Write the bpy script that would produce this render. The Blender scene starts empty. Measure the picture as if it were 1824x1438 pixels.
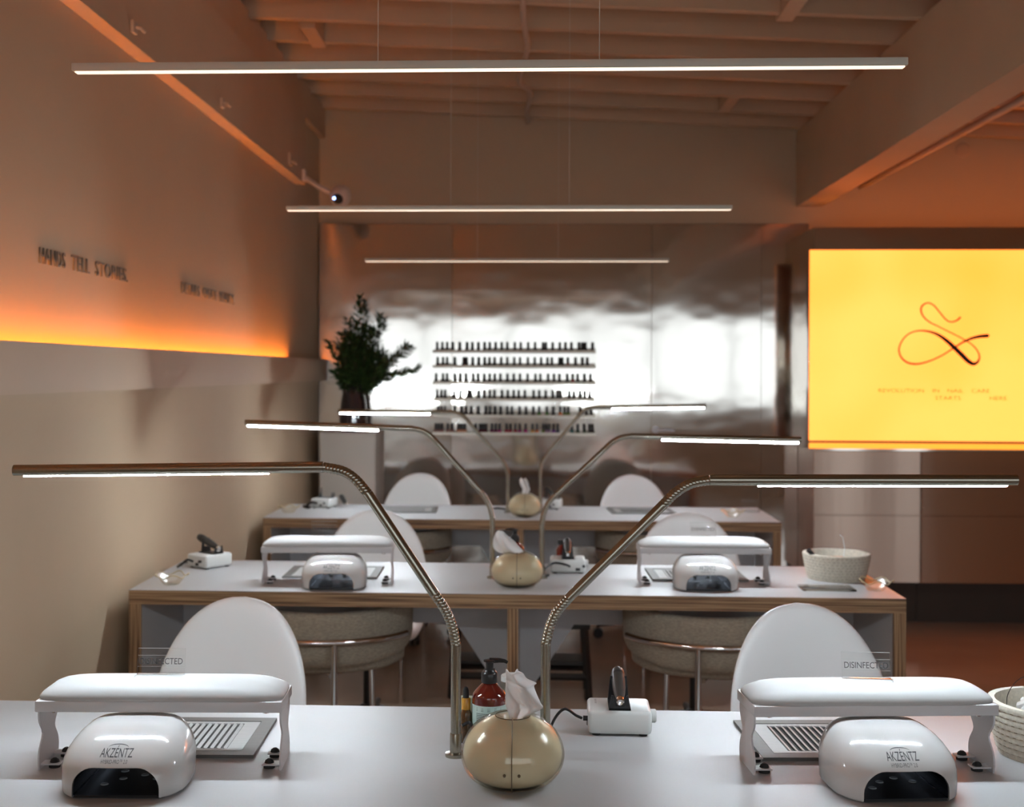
import bpy, bmesh, math, random
from mathutils import Vector, Matrix
from mathutils.bvhtree import BVHTree

random.seed(7)
PI = math.pi
scene = bpy.context.scene
COL = scene.collection

# ------------------------------------------------------------------ camera, world, exposure
cam_d = bpy.data.cameras.new('camera')
cam_d.sensor_width = 36.0
cam_d.lens = 36.0 * 2270.0 / 1824.0
cam_d.shift_x = (912 - 852.6) / 1824
cam_d.shift_y = -(719 - 661.7) / 1824
cam_d.clip_start = 0.05
cam_d.dof.use_dof = True
cam_d.dof.focus_distance = 2.25
cam_d.dof.aperture_fstop = 5.6
cam = bpy.data.objects.new('camera', cam_d)
COL.objects.link(cam)
cam.matrix_world = (Matrix.Translation((0, 0, 1.45)) @ Matrix.Rotation(0.0439, 4, 'Z')
                    @ Matrix.Rotation(PI / 2, 4, 'X') @ Matrix.Rotation(0.0037, 4, 'Z'))
scene.camera = cam

world = bpy.data.worlds.new('world')
scene.world = world
world.use_nodes = True
bg = world.node_tree.nodes['Background']
bg.inputs['Color'].default_value = (0.86, 0.94, 1.0, 1)
bg.inputs['Strength'].default_value = 1.95

scene.view_settings.view_transform = 'Standard'
scene.view_settings.look = 'None'
scene.view_settings.exposure = 0.1
scene.view_settings.gamma = 1.0
scene.view_settings.use_curve_mapping = False

# daylight enters by the shop window behind the camera: a sampling portal in its opening
pd = bpy.data.lights.new('window_portal', 'AREA')
pd.shape = 'RECTANGLE'; pd.size = 6.4; pd.size_y = 2.3
pd.cycles.is_portal = True
po = bpy.data.objects.new('window_portal', pd)
po.location = (2.0, -2.02, 1.14)
po.rotation_euler = (PI / 2, 0, 0)      # faces into the room (+y)
COL.objects.link(po)

# ------------------------------------------------------------------ materials
def mat(name, color, rough=0.5, metal=0.0, emis=None, estr=0.0, coat=0.0, spec=None, trans=0.0,
        ior=None, aniso=0.0, noise=None, bump=None, alpha=1.0):
    m = bpy.data.materials.new(name)
    m.use_nodes = True
    nt = m.node_tree
    b = nt.nodes['Principled BSDF']
    b.inputs['Base Color'].default_value = (*color, 1)
    b.inputs['Roughness'].default_value = rough
    b.inputs['Metallic'].default_value = metal
    b.inputs['Coat Weight'].default_value = coat
    b.inputs['Coat Roughness'].default_value = 0.05
    if spec is not None: b.inputs['Specular IOR Level'].default_value = spec
    b.inputs['Transmission Weight'].default_value = trans
    if ior: b.inputs['IOR'].default_value = ior
    b.inputs['Anisotropic'].default_value = aniso
    if emis:
        b.inputs['Emission Color'].default_value = (*emis, 1)
        b.inputs['Emission Strength'].default_value = estr
    if noise or bump:
        tc = nt.nodes.new('ShaderNodeTexCoord')
        mp = nt.nodes.new('ShaderNodeMapping')
        nt.links.new(tc.outputs['Object'], mp.inputs['Vector'])
    if noise:                      # (scale xyz, amount)
        sc, amt = noise
        mp.inputs['Scale'].default_value = sc
        n = nt.nodes.new('ShaderNodeTexNoise')
        n.inputs['Scale'].default_value = 1.0
        n.inputs['Detail'].default_value = 4
        nt.links.new(mp.outputs['Vector'], n.inputs['Vector'])
        r = nt.nodes.new('ShaderNodeValToRGB')
        r.color_ramp.elements[0].position = 0.3
        r.color_ramp.elements[1].position = 0.7
        r.color_ramp.elements[0].color = (*[c * (1 - amt) for c in color], 1)
        r.color_ramp.elements[1].color = (*[min(1, c * (1 + amt)) for c in color], 1)
        nt.links.new(n.outputs['Fac'], r.inputs['Fac'])
        nt.links.new(r.outputs['Color'], b.inputs['Base Color'])
    if bump:                       # (scale xyz, strength, distance)
        sc, st, di = bump[:3]
        mp2 = nt.nodes.new('ShaderNodeMapping')
        nt.links.new(tc.outputs['Object'], mp2.inputs['Vector'])
        mp2.inputs['Scale'].default_value = sc
        n2 = nt.nodes.new('ShaderNodeTexNoise')
        n2.inputs['Scale'].default_value = 1.0
        n2.inputs['Detail'].default_value = bump[3] if len(bump) > 3 else 3
        nt.links.new(mp2.outputs['Vector'], n2.inputs['Vector'])
        bp = nt.nodes.new('ShaderNodeBump')
        bp.inputs['Strength'].default_value = st
        bp.inputs['Distance'].default_value = di
        nt.links.new(n2.outputs['Fac'], bp.inputs['Height'])
        nt.links.new(bp.outputs['Normal'], b.inputs['Normal'])
    return m

def add_tangent(m, rot):
    nt = m.node_tree; b = nt.nodes['Principled BSDF']
    v = nt.nodes.new('ShaderNodeCombineXYZ')       # brushed upright: highlights smear up and down
    v.inputs[2].default_value = 1.0
    nt.links.new(v.outputs[0], b.inputs['Tangent'])
    b.inputs['Anisotropic Rotation'].default_value = rot

def clear_mat(name, tint, gloss_rough=0.03, ior=1.45, gain=1.0):
    """thin clear plastic or glass: a tinted see-through sheet with a fresnel gloss"""
    m = bpy.data.materials.new(name)
    m.use_nodes = True
    nt = m.node_tree
    for n in list(nt.nodes): nt.nodes.remove(n)
    out = nt.nodes.new('ShaderNodeOutputMaterial')
    tr = nt.nodes.new('ShaderNodeBsdfTransparent'); tr.inputs['Color'].default_value = (*tint, 1)
    gl = nt.nodes.new('ShaderNodeBsdfGlossy'); gl.inputs['Roughness'].default_value = gloss_rough
    fr = nt.nodes.new('ShaderNodeFresnel'); fr.inputs['IOR'].default_value = ior
    mu = nt.nodes.new('ShaderNodeMath'); mu.operation = 'MULTIPLY'; mu.inputs[1].default_value = gain
    mu.use_clamp = True
    mx = nt.nodes.new('ShaderNodeMixShader')
    nt.links.new(fr.outputs[0], mu.inputs[0])
    nt.links.new(mu.outputs[0], mx.inputs[0])
    nt.links.new(tr.outputs[0], mx.inputs[1])
    nt.links.new(gl.outputs[0], mx.inputs[2])
    nt.links.new(mx.outputs[0], out.inputs[0])
    return m

def ply_mat(name, axis):
    """plywood edge: thin layers stacked along one axis"""
    m = mat(name, (0.35, 0.2, 0.1), 0.55)
    nt = m.node_tree; b = nt.nodes['Principled BSDF']
    tc = nt.nodes.new('ShaderNodeTexCoord')
    mp = nt.nodes.new('ShaderNodeMapping')
    sc = [3.0, 3.0, 3.0]; sc[axis] = 170.0
    mp.inputs['Scale'].default_value = sc
    n = nt.nodes.new('ShaderNodeTexNoise'); n.inputs['Scale'].default_value = 1.0
    n.inputs['Detail'].default_value = 2
    r = nt.nodes.new('ShaderNodeValToRGB')
    e = r.color_ramp.elements
    e[0].position = 0.34; e[0].color = (0.13, 0.065, 0.03, 1)
    e[1].position = 0.62; e[1].color = (0.50, 0.32, 0.17, 1)
    k = e.new(0.47); k.color = (0.30, 0.17, 0.085, 1)
    nt.links.new(tc.outputs['Object'], mp.inputs['Vector'])
    nt.links.new(mp.outputs['Vector'], n.inputs['Vector'])
    nt.links.new(n.outputs['Fac'], r.inputs['Fac'])
    nt.links.new(r.outputs['Color'], b.inputs['Base Color'])
    return m

M = {}
M['wall'] = mat('beige_plaster', (0.58, 0.44, 0.30), 0.85, noise=((1.3, 1.3, 1.3), 0.04), bump=((60, 60, 60), 0.08, 0.004))
M['ceil'] = mat('ceiling_paint', (0.58, 0.425, 0.29), 0.85, noise=((2, 2, 2), 0.05), bump=((25, 4, 25), 0.15, 0.004))
M['floor'] = mat('polished_concrete', (0.36, 0.27, 0.20), 0.16, noise=((1.5, 1.5, 1.5), 0.12), coat=0.25)
M['steel'] = mat('steel_sheet', (0.62, 0.58, 0.53), 0.085, 1.0, bump=((1.9, 1.9, 3.0), 0.10, 0.034, 2.0))
M['steel_dark'] = mat('steel_cabinet_face', (0.56, 0.43, 0.35), 0.23, 1.0, aniso=0.98, bump=((5, 5, 0.25), 0.10, 0.008))
M['laminate'] = mat('white_laminate', (0.49, 0.49, 0.497), 0.4, noise=((3, 3, 3), 0.015))
M['panel'] = mat('white_panel', (0.68, 0.68, 0.70), 0.5, noise=((3, 3, 3), 0.015))
M['ply_z'] = ply_mat('plywood_edge_layers', 2)
M['ply_x'] = ply_mat('plywood_leg_layers', 0)
M['leather'] = mat('white_leatherette', (0.90, 0.90, 0.90), 0.42, bump=((400, 400, 400), 0.08, 0.001))
M['pad'] = mat('white_pad_leatherette', (0.52, 0.52, 0.515), 0.5, bump=((400, 400, 400), 0.08, 0.001))
M['tan'] = mat('tan_weave', (0.42, 0.36, 0.28), 0.95, noise=((90, 90, 320), 0.22), bump=((260, 260, 260), 0.3, 0.002))
M['chrome'] = mat('chrome', (0.8, 0.8, 0.8), 0.08, 1.0, noise=((5, 5, 5), 0.02))
M['nickel'] = mat('brushed_nickel', (0.37, 0.345, 0.285), 0.24, 1.0, noise=((300, 300, 300), 0.06))
M['alu'] = mat('brushed_aluminium', (0.42, 0.42, 0.41), 0.5, 0.4, noise=((8, 300, 8), 0.08))
M['alu_frame'] = mat('grey_metal_frame', (0.16, 0.155, 0.145), 0.5, 0.5, noise=((8, 300, 8), 0.1))
M['alu_dark'] = mat('dark_tray', (0.05, 0.05, 0.048), 0.5, 0.6, noise=((8, 8, 8), 0.05))
M['white_gloss'] = mat('white_gloss_plastic', (0.66, 0.65, 0.64), 0.12, coat=0.6, noise=((4, 4, 4), 0.01))
M['white_metal'] = mat('white_painted_metal', (0.70, 0.695, 0.71), 0.35, noise=((5, 5, 5), 0.015))
M['white_plastic'] = mat('white_plastic', (0.68, 0.69, 0.67), 0.3, noise=((5, 5, 5), 0.015))
M['black'] = mat('black_plastic', (0.015, 0.015, 0.016), 0.3, noise=((20, 20, 20), 0.1))
M['black_metal'] = mat('black_metal', (0.02, 0.019, 0.018), 0.45, noise=((20, 20, 20), 0.1))
M['rubber'] = mat('black_rubber', (0.02, 0.02, 0.02), 0.7, noise=((20, 20, 20), 0.1))
M['grip'] = mat('dark_grey_grip', (0.04, 0.037, 0.034), 0.4, noise=((20, 20, 20), 0.1))
M['mirror_dark'] = mat('dark_mirror', (0.34, 0.36, 0.40), 0.14, 1.0, bump=((25, 25, 25), 0.3, 0.004))
M['bulb'] = mat('lamp_bulb', (0.55, 0.58, 0.6), 0.15, 0.3, noise=((20, 20, 20), 0.05))
M['clear'] = clear_mat('clear_acrylic', (0.985, 0.988, 0.985), 0.03, 1.3)
M['film'] = mat('cloudy_film', (0.85, 0.84, 0.82), 0.25, noise=((40, 40, 40), 0.05))
M['film'].node_tree.nodes['Principled BSDF'].inputs['Alpha'].default_value = 0.45
M['clear_edge'] = mat('acrylic_edge', (0.8, 0.82, 0.8), 0.2, noise=((9, 9, 9), 0.02))
M['glass'] = clear_mat('pale_amber_glass', (0.97, 0.945, 0.88), 0.22, 1.45, 0.22)
M['glass_rim'] = mat('amber_glass_rim', (0.66, 0.55, 0.33), 0.4, noise=((9, 9, 9), 0.05))
M['shell'] = clear_mat('champagne_shell', (0.985, 0.95, 0.86), 0.02, 1.45, 0.6)
M['cream'] = mat('cream_core', (0.80, 0.73, 0.58), 0.3, coat=0.8, noise=((9, 9, 9), 0.02))
M['seam'] = mat('seam_brown', (0.16, 0.11, 0.06), 0.5, noise=((9, 9, 9), 0.05))
M['tissue'] = mat('tissue_paper', (0.85, 0.83, 0.82), 0.95, bump=((150, 150, 150), 0.2, 0.001))
M['amber_red'] = mat('red_brown_bottle', (0.13, 0.012, 0.008), 0.06, coat=1.0, noise=((9, 9, 9), 0.05))
M['label'] = mat('mint_label', (0.42, 0.55, 0.50), 0.5, noise=((9, 9, 9), 0.02))
M['ink'] = mat('dark_print', (0.03, 0.03, 0.035), 0.5, noise=((9, 9, 9), 0.05))
M['grey_ink'] = mat('grey_print', (0.10, 0.10, 0.105), 0.5, noise=((9, 9, 9), 0.05))
M['gold'] = mat('amber_collar', (0.62, 0.30, 0.04), 0.25, coat=0.5, noise=((30, 30, 30), 0.1))
M['amber_dark'] = mat('dark_amber_glass', (0.09, 0.04, 0.012), 0.1, coat=0.8, noise=((90, 90, 90), 0.5))
M['sage'] = mat('sage_card', (0.42, 0.42, 0.28), 0.6, noise=((9, 9, 9), 0.03))
M['rope'] = mat('cotton_rope', (0.68, 0.63, 0.53), 0.95, noise=((120, 120, 120), 0.12), bump=((200, 200, 200), 0.4, 0.002))
M['stitch'] = mat('brown_stitch', (0.25, 0.17, 0.09), 0.9, noise=((60, 60, 60), 0.3))
M['orange_thing'] = mat('orange_plastic', (0.85, 0.30, 0.12), 0.4, noise=((9, 9, 9), 0.03))
M['plinth'] = mat('plinth_paint', (0.62, 0.56, 0.50), 0.7, noise=((3, 3, 3), 0.02))
M['vase'] = mat('dark_smoked_glass', (0.035, 0.025, 0.028), 0.06, coat=1.0, noise=((9, 9, 9), 0.05))
M['leaf'] = mat('dark_leaf', (0.035, 0.065, 0.015), 0.5, noise=((30, 30, 30), 0.45))
M['stem'] = mat('leaf_stem', (0.09, 0.075, 0.03), 0.7, noise=((30, 30, 30), 0.2))
M['bottle_dark'] = mat('dark_polish_glass', (0.02, 0.012, 0.010), 0.35, spec=0.25, noise=((60, 60, 60), 0.1))
M['letters'] = mat('grey_metal_letters', (0.24, 0.22, 0.19), 0.35, 0.6, noise=((30, 30, 30), 0.05))
M['logo'] = mat('dark_brown_logo', (0.05, 0.015, 0.008), 0.5, noise=((30, 30, 30), 0.05))
M['sign_ink'] = mat('orange_brown_print', (0.55, 0.20, 0.02), 0.5, emis=(0.75, 0.24, 0.02), estr=0.9, noise=((30, 30, 30), 0.05))
M['led'] = mat('white_led', (0.9, 0.9, 0.9), 0.4, emis=(0.84, 0.94, 1.0), estr=420.0)
M['led_near'] = mat('white_led_bright', (0.9, 0.9, 0.9), 0.4, emis=(0.80, 0.92, 1.0), estr=470.0)
M['pendant_led'] = mat('warm_pendant_led', (0.9, 0.9, 0.9), 0.4, emis=(1.0, 0.78, 0.58), estr=1.25)
M['pendant'] = mat('pendant_housing', (0.62, 0.60, 0.52), 0.5, noise=((5, 5, 5), 0.02))
M['orange_led'] = mat('orange_led', (0.9, 0.5, 0.1), 0.4, emis=(1.0, 0.36, 0.06), estr=46.0)
M['uplight'] = mat('orange_uplight', (0.9, 0.5, 0.1), 0.4, emis=(1.0, 0.26, 0.025), estr=11.0)
M['blue_led'] = mat('blue_led', (0.2, 0.3, 0.9), 0.4, emis=(0.25, 0.4, 1.0), estr=12.0)
M['cam_white'] = mat('camera_housing', (0.62, 0.55, 0.50), 0.45, noise=((9, 9, 9), 0.03))
M['pipe'] = mat('painted_pipe', (0.52, 0.42, 0.34), 0.6, noise=((9, 9, 9), 0.03))

add_tangent(M['steel_dark'], 0.0)
M['toe'] = mat('dark_plinth_board', (0.06, 0.045, 0.035), 0.6, noise=((9, 9, 9), 0.05))
M['shelf'] = mat('shelf_metal', (0.42, 0.37, 0.31), 0.4, 0.7, noise=((9, 9, 9), 0.04))

def glow_face():
    m = mat('backlit_face', (0.8, 0.5, 0.1), 0.3)
    nt = m.node_tree; b = nt.nodes['Principled BSDF']
    tc = nt.nodes.new('ShaderNodeTexCoord')
    n = nt.nodes.new('ShaderNodeTexNoise'); n.inputs['Scale'].default_value = 1.6
    n.inputs['Detail'].default_value = 1
    r = nt.nodes.new('ShaderNodeValToRGB')
    e = r.color_ramp.elements
    e[0].position = 0.25; e[0].color = (1.0, 0.19, 0.020, 1)
    e[1].position = 0.6; e[1].color = (1.0, 0.232, 0.040, 1)
    nt.links.new(tc.outputs['Object'], n.inputs['Vector'])
    nt.links.new(n.outputs['Fac'], r.inputs['Fac'])
    nt.links.new(r.outputs['Color'], b.inputs['Emission Color'])
    b.inputs['Emission Strength'].default_value = 2.9
    return m
M['glow'] = glow_face()

# ------------------------------------------------------------------ helpers
class G:
    """collects shapes into one bmesh"""
    def __init__(self): self.bm = bmesh.new()
    def _mi(self, faces, mi):
        for f in faces: f.material_index = mi
    def box(self, c, s, rot=None, bevel=0.0, mi=0, seg=2):
        n0 = set(self.bm.faces)
        r = bmesh.ops.create_cube(self.bm, size=1.0)
        vs = r['verts']
        for v in vs: v.co = Vector((v.co.x * s[0], v.co.y * s[1], v.co.z * s[2]))
        if bevel > 0:
            es = list({e for v in vs for e in v.link_edges})
            rb = bmesh.ops.bevel(self.bm, geom=es, offset=bevel, segments=seg, affect='EDGES', profile=0.5)
            vs = list({v for f in self.bm.faces if f not in n0 for v in f.verts})
        m = Matrix.Translation(c)
        if rot is not None: m = m @ rot
        for v in vs: v.co = m @ v.co
        self._mi([f for f in self.bm.faces if f not in n0], mi)
        return self
    def mm(self, x0, x1, y0, y1, z0, z1, bevel=0.0, mi=0):
        return self.box(((x0 + x1) / 2, (y0 + y1) / 2, (z0 + z1) / 2), (x1 - x0, y1 - y0, z1 - z0), None, bevel, mi)
    def loft(self, rings, cap0=True, cap1=True, closed=True, mi=0):
        bm = self.bm
        R = [[bm.verts.new(p) for p in ring] for ring in rings]
        n = len(R[0]); fs = []
        for a, b in zip(R, R[1:]):
            for i in range(n if closed else n - 1):
                j = (i + 1) % n
                fs.append(bm.faces.new((a[i], a[j], b[j], b[i])))
        if cap0: fs.append(bm.faces.new(list(reversed(R[0]))))
        if cap1: fs.append(bm.faces.new(R[-1]))
        self._mi(fs, mi)
        return self
    def lathe(self, prof, seg=32, c=(0, 0, 0), cap0=True, cap1=True, mi=0, sx=1.0, sy=1.0):
        rings = [[(c[0] + sx * r * math.cos(2 * PI * k / seg), c[1] + sy * r * math.sin(2 * PI * k / seg), c[2] + z)
                  for k in range(seg)] for r, z in prof]
        return self.loft(rings, cap0, cap1, True, mi)
    def tube(self, pts, r, seg=12, mi=0, caps=True):
        pts = [Vector(p) for p in pts]
        rs = r if isinstance(r, (list, tuple)) else [r] * len(pts)
        t0 = (pts[1] - pts[0]).normalized()
        up = Vector((0, 0, 1)) if abs(t0.z) < 0.9 else Vector((0, 1, 0))
        nrm = (up - t0 * up.dot(t0)).normalized()
        rings = []
        for i, p in enumerate(pts):
            if i == 0: t = t0
            elif i == len(pts) - 1: t = (pts[-1] - pts[-2]).normalized()
            else: t = ((pts[i + 1] - p).normalized() + (p - pts[i - 1]).normalized()).normalized()
            nrm = (nrm - t * nrm.dot(t)).normalized()
            b = t.cross(nrm)
            rings.append([p + (nrm * math.cos(2 * PI * k / seg) + b * math.sin(2 * PI * k / seg)) * rs[i] for k in range(seg)])
        return self.loft(rings, caps, caps, True, mi)
    def grid(self, P, mi=0):
        bm = self.bm
        V = [[bm.verts.new(p) for p in row] for row in P]
        fs = []
        for a, b in zip(V, V[1:]):
            for i in range(len(a) - 1):
                fs.append(bm.faces.new((a[i], a[i + 1], b[i + 1], b[i])))
        self._mi(fs, mi)
        return self
    def prism(self, poly, axis, d0, d1, mi=0):
        """polygon in the two other axes (in xyz order) extruded along axis from d0 to d1"""
        def P(p, d):
            if axis == 1: return (p[0], d, p[1])
            if axis == 0: return (d, p[0], p[1])
            return (p[0], p[1], d)
        return self.loft([[P(p, d0) for p in poly], [P(p, d1) for p in poly]], mi=mi)
    def sphere(self, c, r, seg=20, mi=0, sc=(1, 1, 1)):
        n0 = set(self.bm.faces)
        rr = bmesh.ops.create_uvsphere(self.bm, u_segments=seg, v_segments=seg // 2 + 2, radius=r)
        for v in rr['verts']: v.co = Vector((v.co.x * sc[0] + c[0], v.co.y * sc[1] + c[1], v.co.z * sc[2] + c[2]))
        self._mi([f for f in self.bm.faces if f not in n0], mi)
        return self
    def obj(self, name, mats, parent=None, smooth=True, angle=0.6):
        bm = self.bm
        bmesh.ops.recalc_face_normals(bm, faces=bm.faces[:])
        if smooth:
            for f in bm.faces: f.smooth = True
            for e in bm.edges:
                if len(e.link_faces) == 2 and e.calc_face_angle(0) > angle: e.smooth = False
        me = bpy.data.meshes.new(name)
        bm.to_mesh(me); bm.free()
        if not isinstance(mats, (list, tuple)): mats = [mats]
        for m in mats: me.materials.append(m)
        o = bpy.data.objects.new(name, me)
        COL.objects.link(o)
        if parent is not None: o.parent = parent
        return o

def tag(o, label=None, cat=None, group=None, kind=None):
    if label: o['label'] = label
    if cat: o['category'] = cat
    if group: o['group'] = group
    if kind: o['kind'] = kind
    return o

def thing(name, label, cat, loc=(0, 0, 0), rz=0.0, group=None):
    o = bpy.data.objects.new(name, None)
    o.empty_display_size = 0.05
    COL.objects.link(o)
    o.location = loc; o.rotation_euler = (0, 0, rz)
    return tag(o, label, cat, group)

def kids(o):
    return [c for c in ALL if c.parent == o]

def dup(root, label, loc, rz=0.0, group=None, sc=None):
    """a copy of a thing with copies of its parts and sub-parts"""
    r = root.copy(); COL.objects.link(r)
    r.location = loc; r.rotation_euler = (0, 0, rz)
    if sc: r.scale = sc
    r['label'] = label
    if group: r['group'] = group
    for ch in list(root.children):
        c = ch.copy(); COL.objects.link(c); c.parent = r
        for g in list(ch.children):
            d = g.copy(); COL.objects.link(d); d.parent = c
    return r

def struct(name, g, m, parent=None, **k):
    o = g.obj(name, m, parent, **k)
    if parent is None: o['kind'] = 'structure'
    return o

def text_mesh(body, size, extrude=0.0, width=None, spacing=1.0, align='CENTER'):
    """text as a mesh in its own xy plane"""
    cu = bpy.data.curves.new('lettering', 'FONT')
    cu.body = body; cu.size = size; cu.extrude = extrude; cu.align_x = align
    cu.space_character = spacing
    cu.resolution_u = 3
    o = bpy.data.objects.new('lettering', cu)
    COL.objects.link(o)
    dg = bpy.context.evaluated_depsgraph_get(); dg.update()
    me = bpy.data.meshes.new_from_object(o.evaluated_get(dg))
    bpy.data.objects.remove(o); bpy.data.curves.remove(cu)
    xs = [v.co.x for v in me.vertices]
    if width:
        k = width / (max(xs) - min(xs)); c = (max(xs) + min(xs)) / 2 if align == 'CENTER' else min(xs)
        for v in me.vertices: v.co.x = (v.co.x - c) * k
    return me

FRONT = Matrix(((1, 0, 0, 0), (0, 0, -1, 0), (0, 1, 0, 0), (0, 0, 0, 1)))    # text facing -y
SIDE = Matrix(((0, 0, 1, 0), (1, 0, 0, 0), (0, 1, 0, 0), (0, 0, 0, 1)))     # text facing +x

def text_obj(name, me, m, mx, parent=None):
    me.transform(mx)
    me.materials.clear(); me.materials.append(m)
    o = bpy.data.objects.new(name, me)
    COL.objects.link(o)
    if parent is not None: o.parent = parent
    return o

def arc(c, r, a0, a1, n, z):
    return [(c[0] + r * math.sin(a0 + (a1 - a0) * k / n), c[1] - r * math.cos(a0 + (a1 - a0) * k / n), z) for k in range(n + 1)]

def rounded(w, h, r, n=6):
    """rounded rectangle polygon centred at the origin"""
    P = []
    for cx, cy, a in ((w / 2 - r, h / 2 - r, 0), (-w / 2 + r, h / 2 - r, PI / 2), (-w / 2 + r, -h / 2 + r, PI), (w / 2 - r, -h / 2 + r, 1.5 * PI)):
        for k in range(n + 1):
            t = a + PI / 2 * k / n
            P.append((cx + r * math.cos(t), cy + r * math.sin(t)))
    return P

def superellipse(a, b, e, n, c=(0, 0), z=0):
    P = []
    for k in range(n):
        t = 2 * PI * k / n
        ct, st = math.cos(t), math.sin(t)
        P.append((c[0] + a * math.copysign(abs(ct) ** (2 / e), ct), c[1] + b * math.copysign(abs(st) ** (2 / e), st), z))
    return P

def smooth_path(ctrl, n=8):
    """Catmull-Rom through control points"""
    P = [Vector(p) for p in ctrl]; Q = [P[0] * 2 - P[1]] + P + [P[-1] * 2 - P[-2]]; out = []
    for i in range(1, len(Q) - 2):
        for k in range(n):
            t = k / n; a, b, c, d = Q[i - 1], Q[i], Q[i + 1], Q[i + 2]
            out.append(0.5 * (2 * b + (c - a) * t + (2 * a - 5 * b + 4 * c - d) * t * t + (3 * b - a - 3 * c + d) * t ** 3))
    out.append(P[-1])
    return out

# ------------------------------------------------------------------ the room
XL, XR, YB, YF = -1.345, 5.4, 7.9, -2.0
def zc(x): return 3.004 - 0.0481 * x      # underside of the sloped joists

struct('floor', G().mm(XL - 0.2, XR + 0.2, YF - 0.2, YB + 0.2, -0.1, 0.0), M['floor'])
XU = -1.345       # the wall above the ledge stands a little back
struct('wall_left', G().mm(XL - 0.2, XL, YF, YB + 0.15, 0.0, 1.388).mm(XL - 0.2, XU, YF, YB + 0.15, 1.388, 3.3), M['wall'])
struct('wall_back', G().mm(XU, XR + 0.15, YB, YB + 0.15, 0.0, 3.3), M['wall'])
struct('wall_right', G().mm(XR, XR + 0.15, YF, YB, 0.0, 3.3), M['wall'])
# street wall behind the camera with its long shop window
WX0, WX1, WZ0, WZ1 = -1.2, 5.2, 0.93, 2.27
g = G()
for a, b in ((XL - 0.15, 3.88), (4.32, 4.72), (5.12, XR + 0.15)):      # two glazed door leaves reach the floor
    g.mm(a, b, YF - 0.15, YF, 0.0, WZ0)
g.mm(XL - 0.15, XR + 0.15, YF - 0.15, YF, WZ1, 3.3)
g.mm(XL - 0.15, WX0, YF - 0.15, YF, WZ0, WZ1)
g.mm(WX1, XR + 0.15, YF - 0.15, YF, WZ0, WZ1)
for a, b in ((3.70, 3.88), (4.32, 4.72), (5.12, WX1)):                       # piers beside the door leaves
    g.mm(a, b, YF - 0.15, YF, WZ0, WZ1)
struct('wall_front', g, M['wall'])
g = G()
for k in range(6):
    x = WX0 + (3.70 - WX0) * k / 5
    g.mm(x - 0.025, x + 0.025, YF - 0.1, YF - 0.03, WZ0, WZ1)
g.mm(WX0, 3.70, YF - 0.1, YF - 0.03, WZ0, WZ0 + 0.05)
g.mm(WX0, 3.70, YF - 0.1, YF - 0.03, WZ1 - 0.05, WZ1)
struct('window_1', g, M['black_metal'])
# ceiling deck following the roof slope
g = G()
g.loft([[(XL - 0.15, y, zc(XL) + 0.14), (XR + 0.15, y, zc(XR) + 0.14), (XR + 0.15, y, zc(XR) + 0.24), (XL - 0.15, y, zc(XL) + 0.24)] for y in (YF - 0.15, YB + 0.15)])
struct('ceiling', g, M['ceil'])
tn = 0
def trim(g, m, **k):
    global tn
    tn += 1
    return struct('trim_%d' % tn, g, m, **k)
# joists across the room, each its own timber
for k in range(24):
    y = 7.77 - 0.4 * k
    g = G()
    g.loft([[(XL, yy, zc(XL)), (XR, yy, zc(XR)), (XR, yy, zc(XR) + 0.145), (XL, yy, zc(XL) + 0.145)] for yy in (y, y + 0.045)])
    trim(g, M['ceil'])
# short blocking pieces between the joists
for (x, y, w) in ((1.02, 5.12, 0.07), (1.05, 7.0, 0.06), (-1.1, 5.9, 0.07)):
    trim(G().mm(x, x + w, y, y + 0.36, zc(x) - 0.01, zc(x) + 0.13), M['ceil'])
# girder to the right
trim(G().mm(1.60, 1.755, YF, YB, 2.468, zc(1.6) + 0.0), M['ceil'])
# ledger beam along the top of the left wall
trim(G().mm(XU, -1.288, YF, 7.1, 2.495, zc(XL) - 0.17), M['ceil'])
trim(G().mm(XU, -1.31, YF, YB, zc(XL) - 0.17, zc(XL) + 0.02), M['ceil'])
# light ledge along the left wall, hiding an orange strip
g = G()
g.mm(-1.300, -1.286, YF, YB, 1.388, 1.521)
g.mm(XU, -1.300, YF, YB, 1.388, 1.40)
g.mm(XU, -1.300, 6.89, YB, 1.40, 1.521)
struct('trim_%d' % 90, g, mat('ledge_lightened', (0.62, 0.465, 0.33), 0.7, noise=((1.5, 1.5, 1.5), 0.03)))  # wall colour lightened, painting in the shading that sets the ledge off
strip = G().mm(-1.315, -1.303, YF + 0.1, 6.86, 1.44, 1.448).mm(-1.313, -1.305, YF + 0.1, 6.86, 1.4, 1.44).obj('cove_light_strip', M['orange_led'])
tag(strip, 'orange light strip glowing upward behind the ledge on the left wall', 'light strip')
# steel cladding of the back wall: sheets side by side
sx = [-1.335, -0.513, 0.719, 1.388, 1.675]
for i, (a, b) in enumerate(zip(sx, sx[1:])):
    if i == 2: continue
    st = (0.055, 0.006, 0, 0.0)[i]
    a += 0.0015; b -= 0.0015
    o = G().prism([(a, YB - 0.012 - st), (b, YB - 0.012), (b, YB - 0.002), (a, YB - 0.002)], 2, 0.0, 2.362).obj('trim_%d' % (91 + i), M['steel'], smooth=False)
    o['kind'] = 'structure'
# flush steel door in the cladding
door = G().mm(0.7205, 1.3865, YB - 0.014, YB - 0.002, 0.004, 2.362).obj('door_1', M['steel'], smooth=False)
door['kind'] = 'structure'
g = G()
g.lathe([(0.022, 0), (0.022, 0.008)], 20)
g.bm.transform(Matrix.Translation((0.745, YB - 0.014, 1.093)) @ Matrix.Rotation(PI / 2, 4, 'X'))
g.tube([(0.745, YB - 0.02, 1.093), (0.745, YB - 0.06, 1.093), (0.76, YB - 0.065, 1.093), (0.855, YB - 0.065, 1.093)], 0.008)
g.obj('door_handle', M['white_metal'], door)

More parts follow.
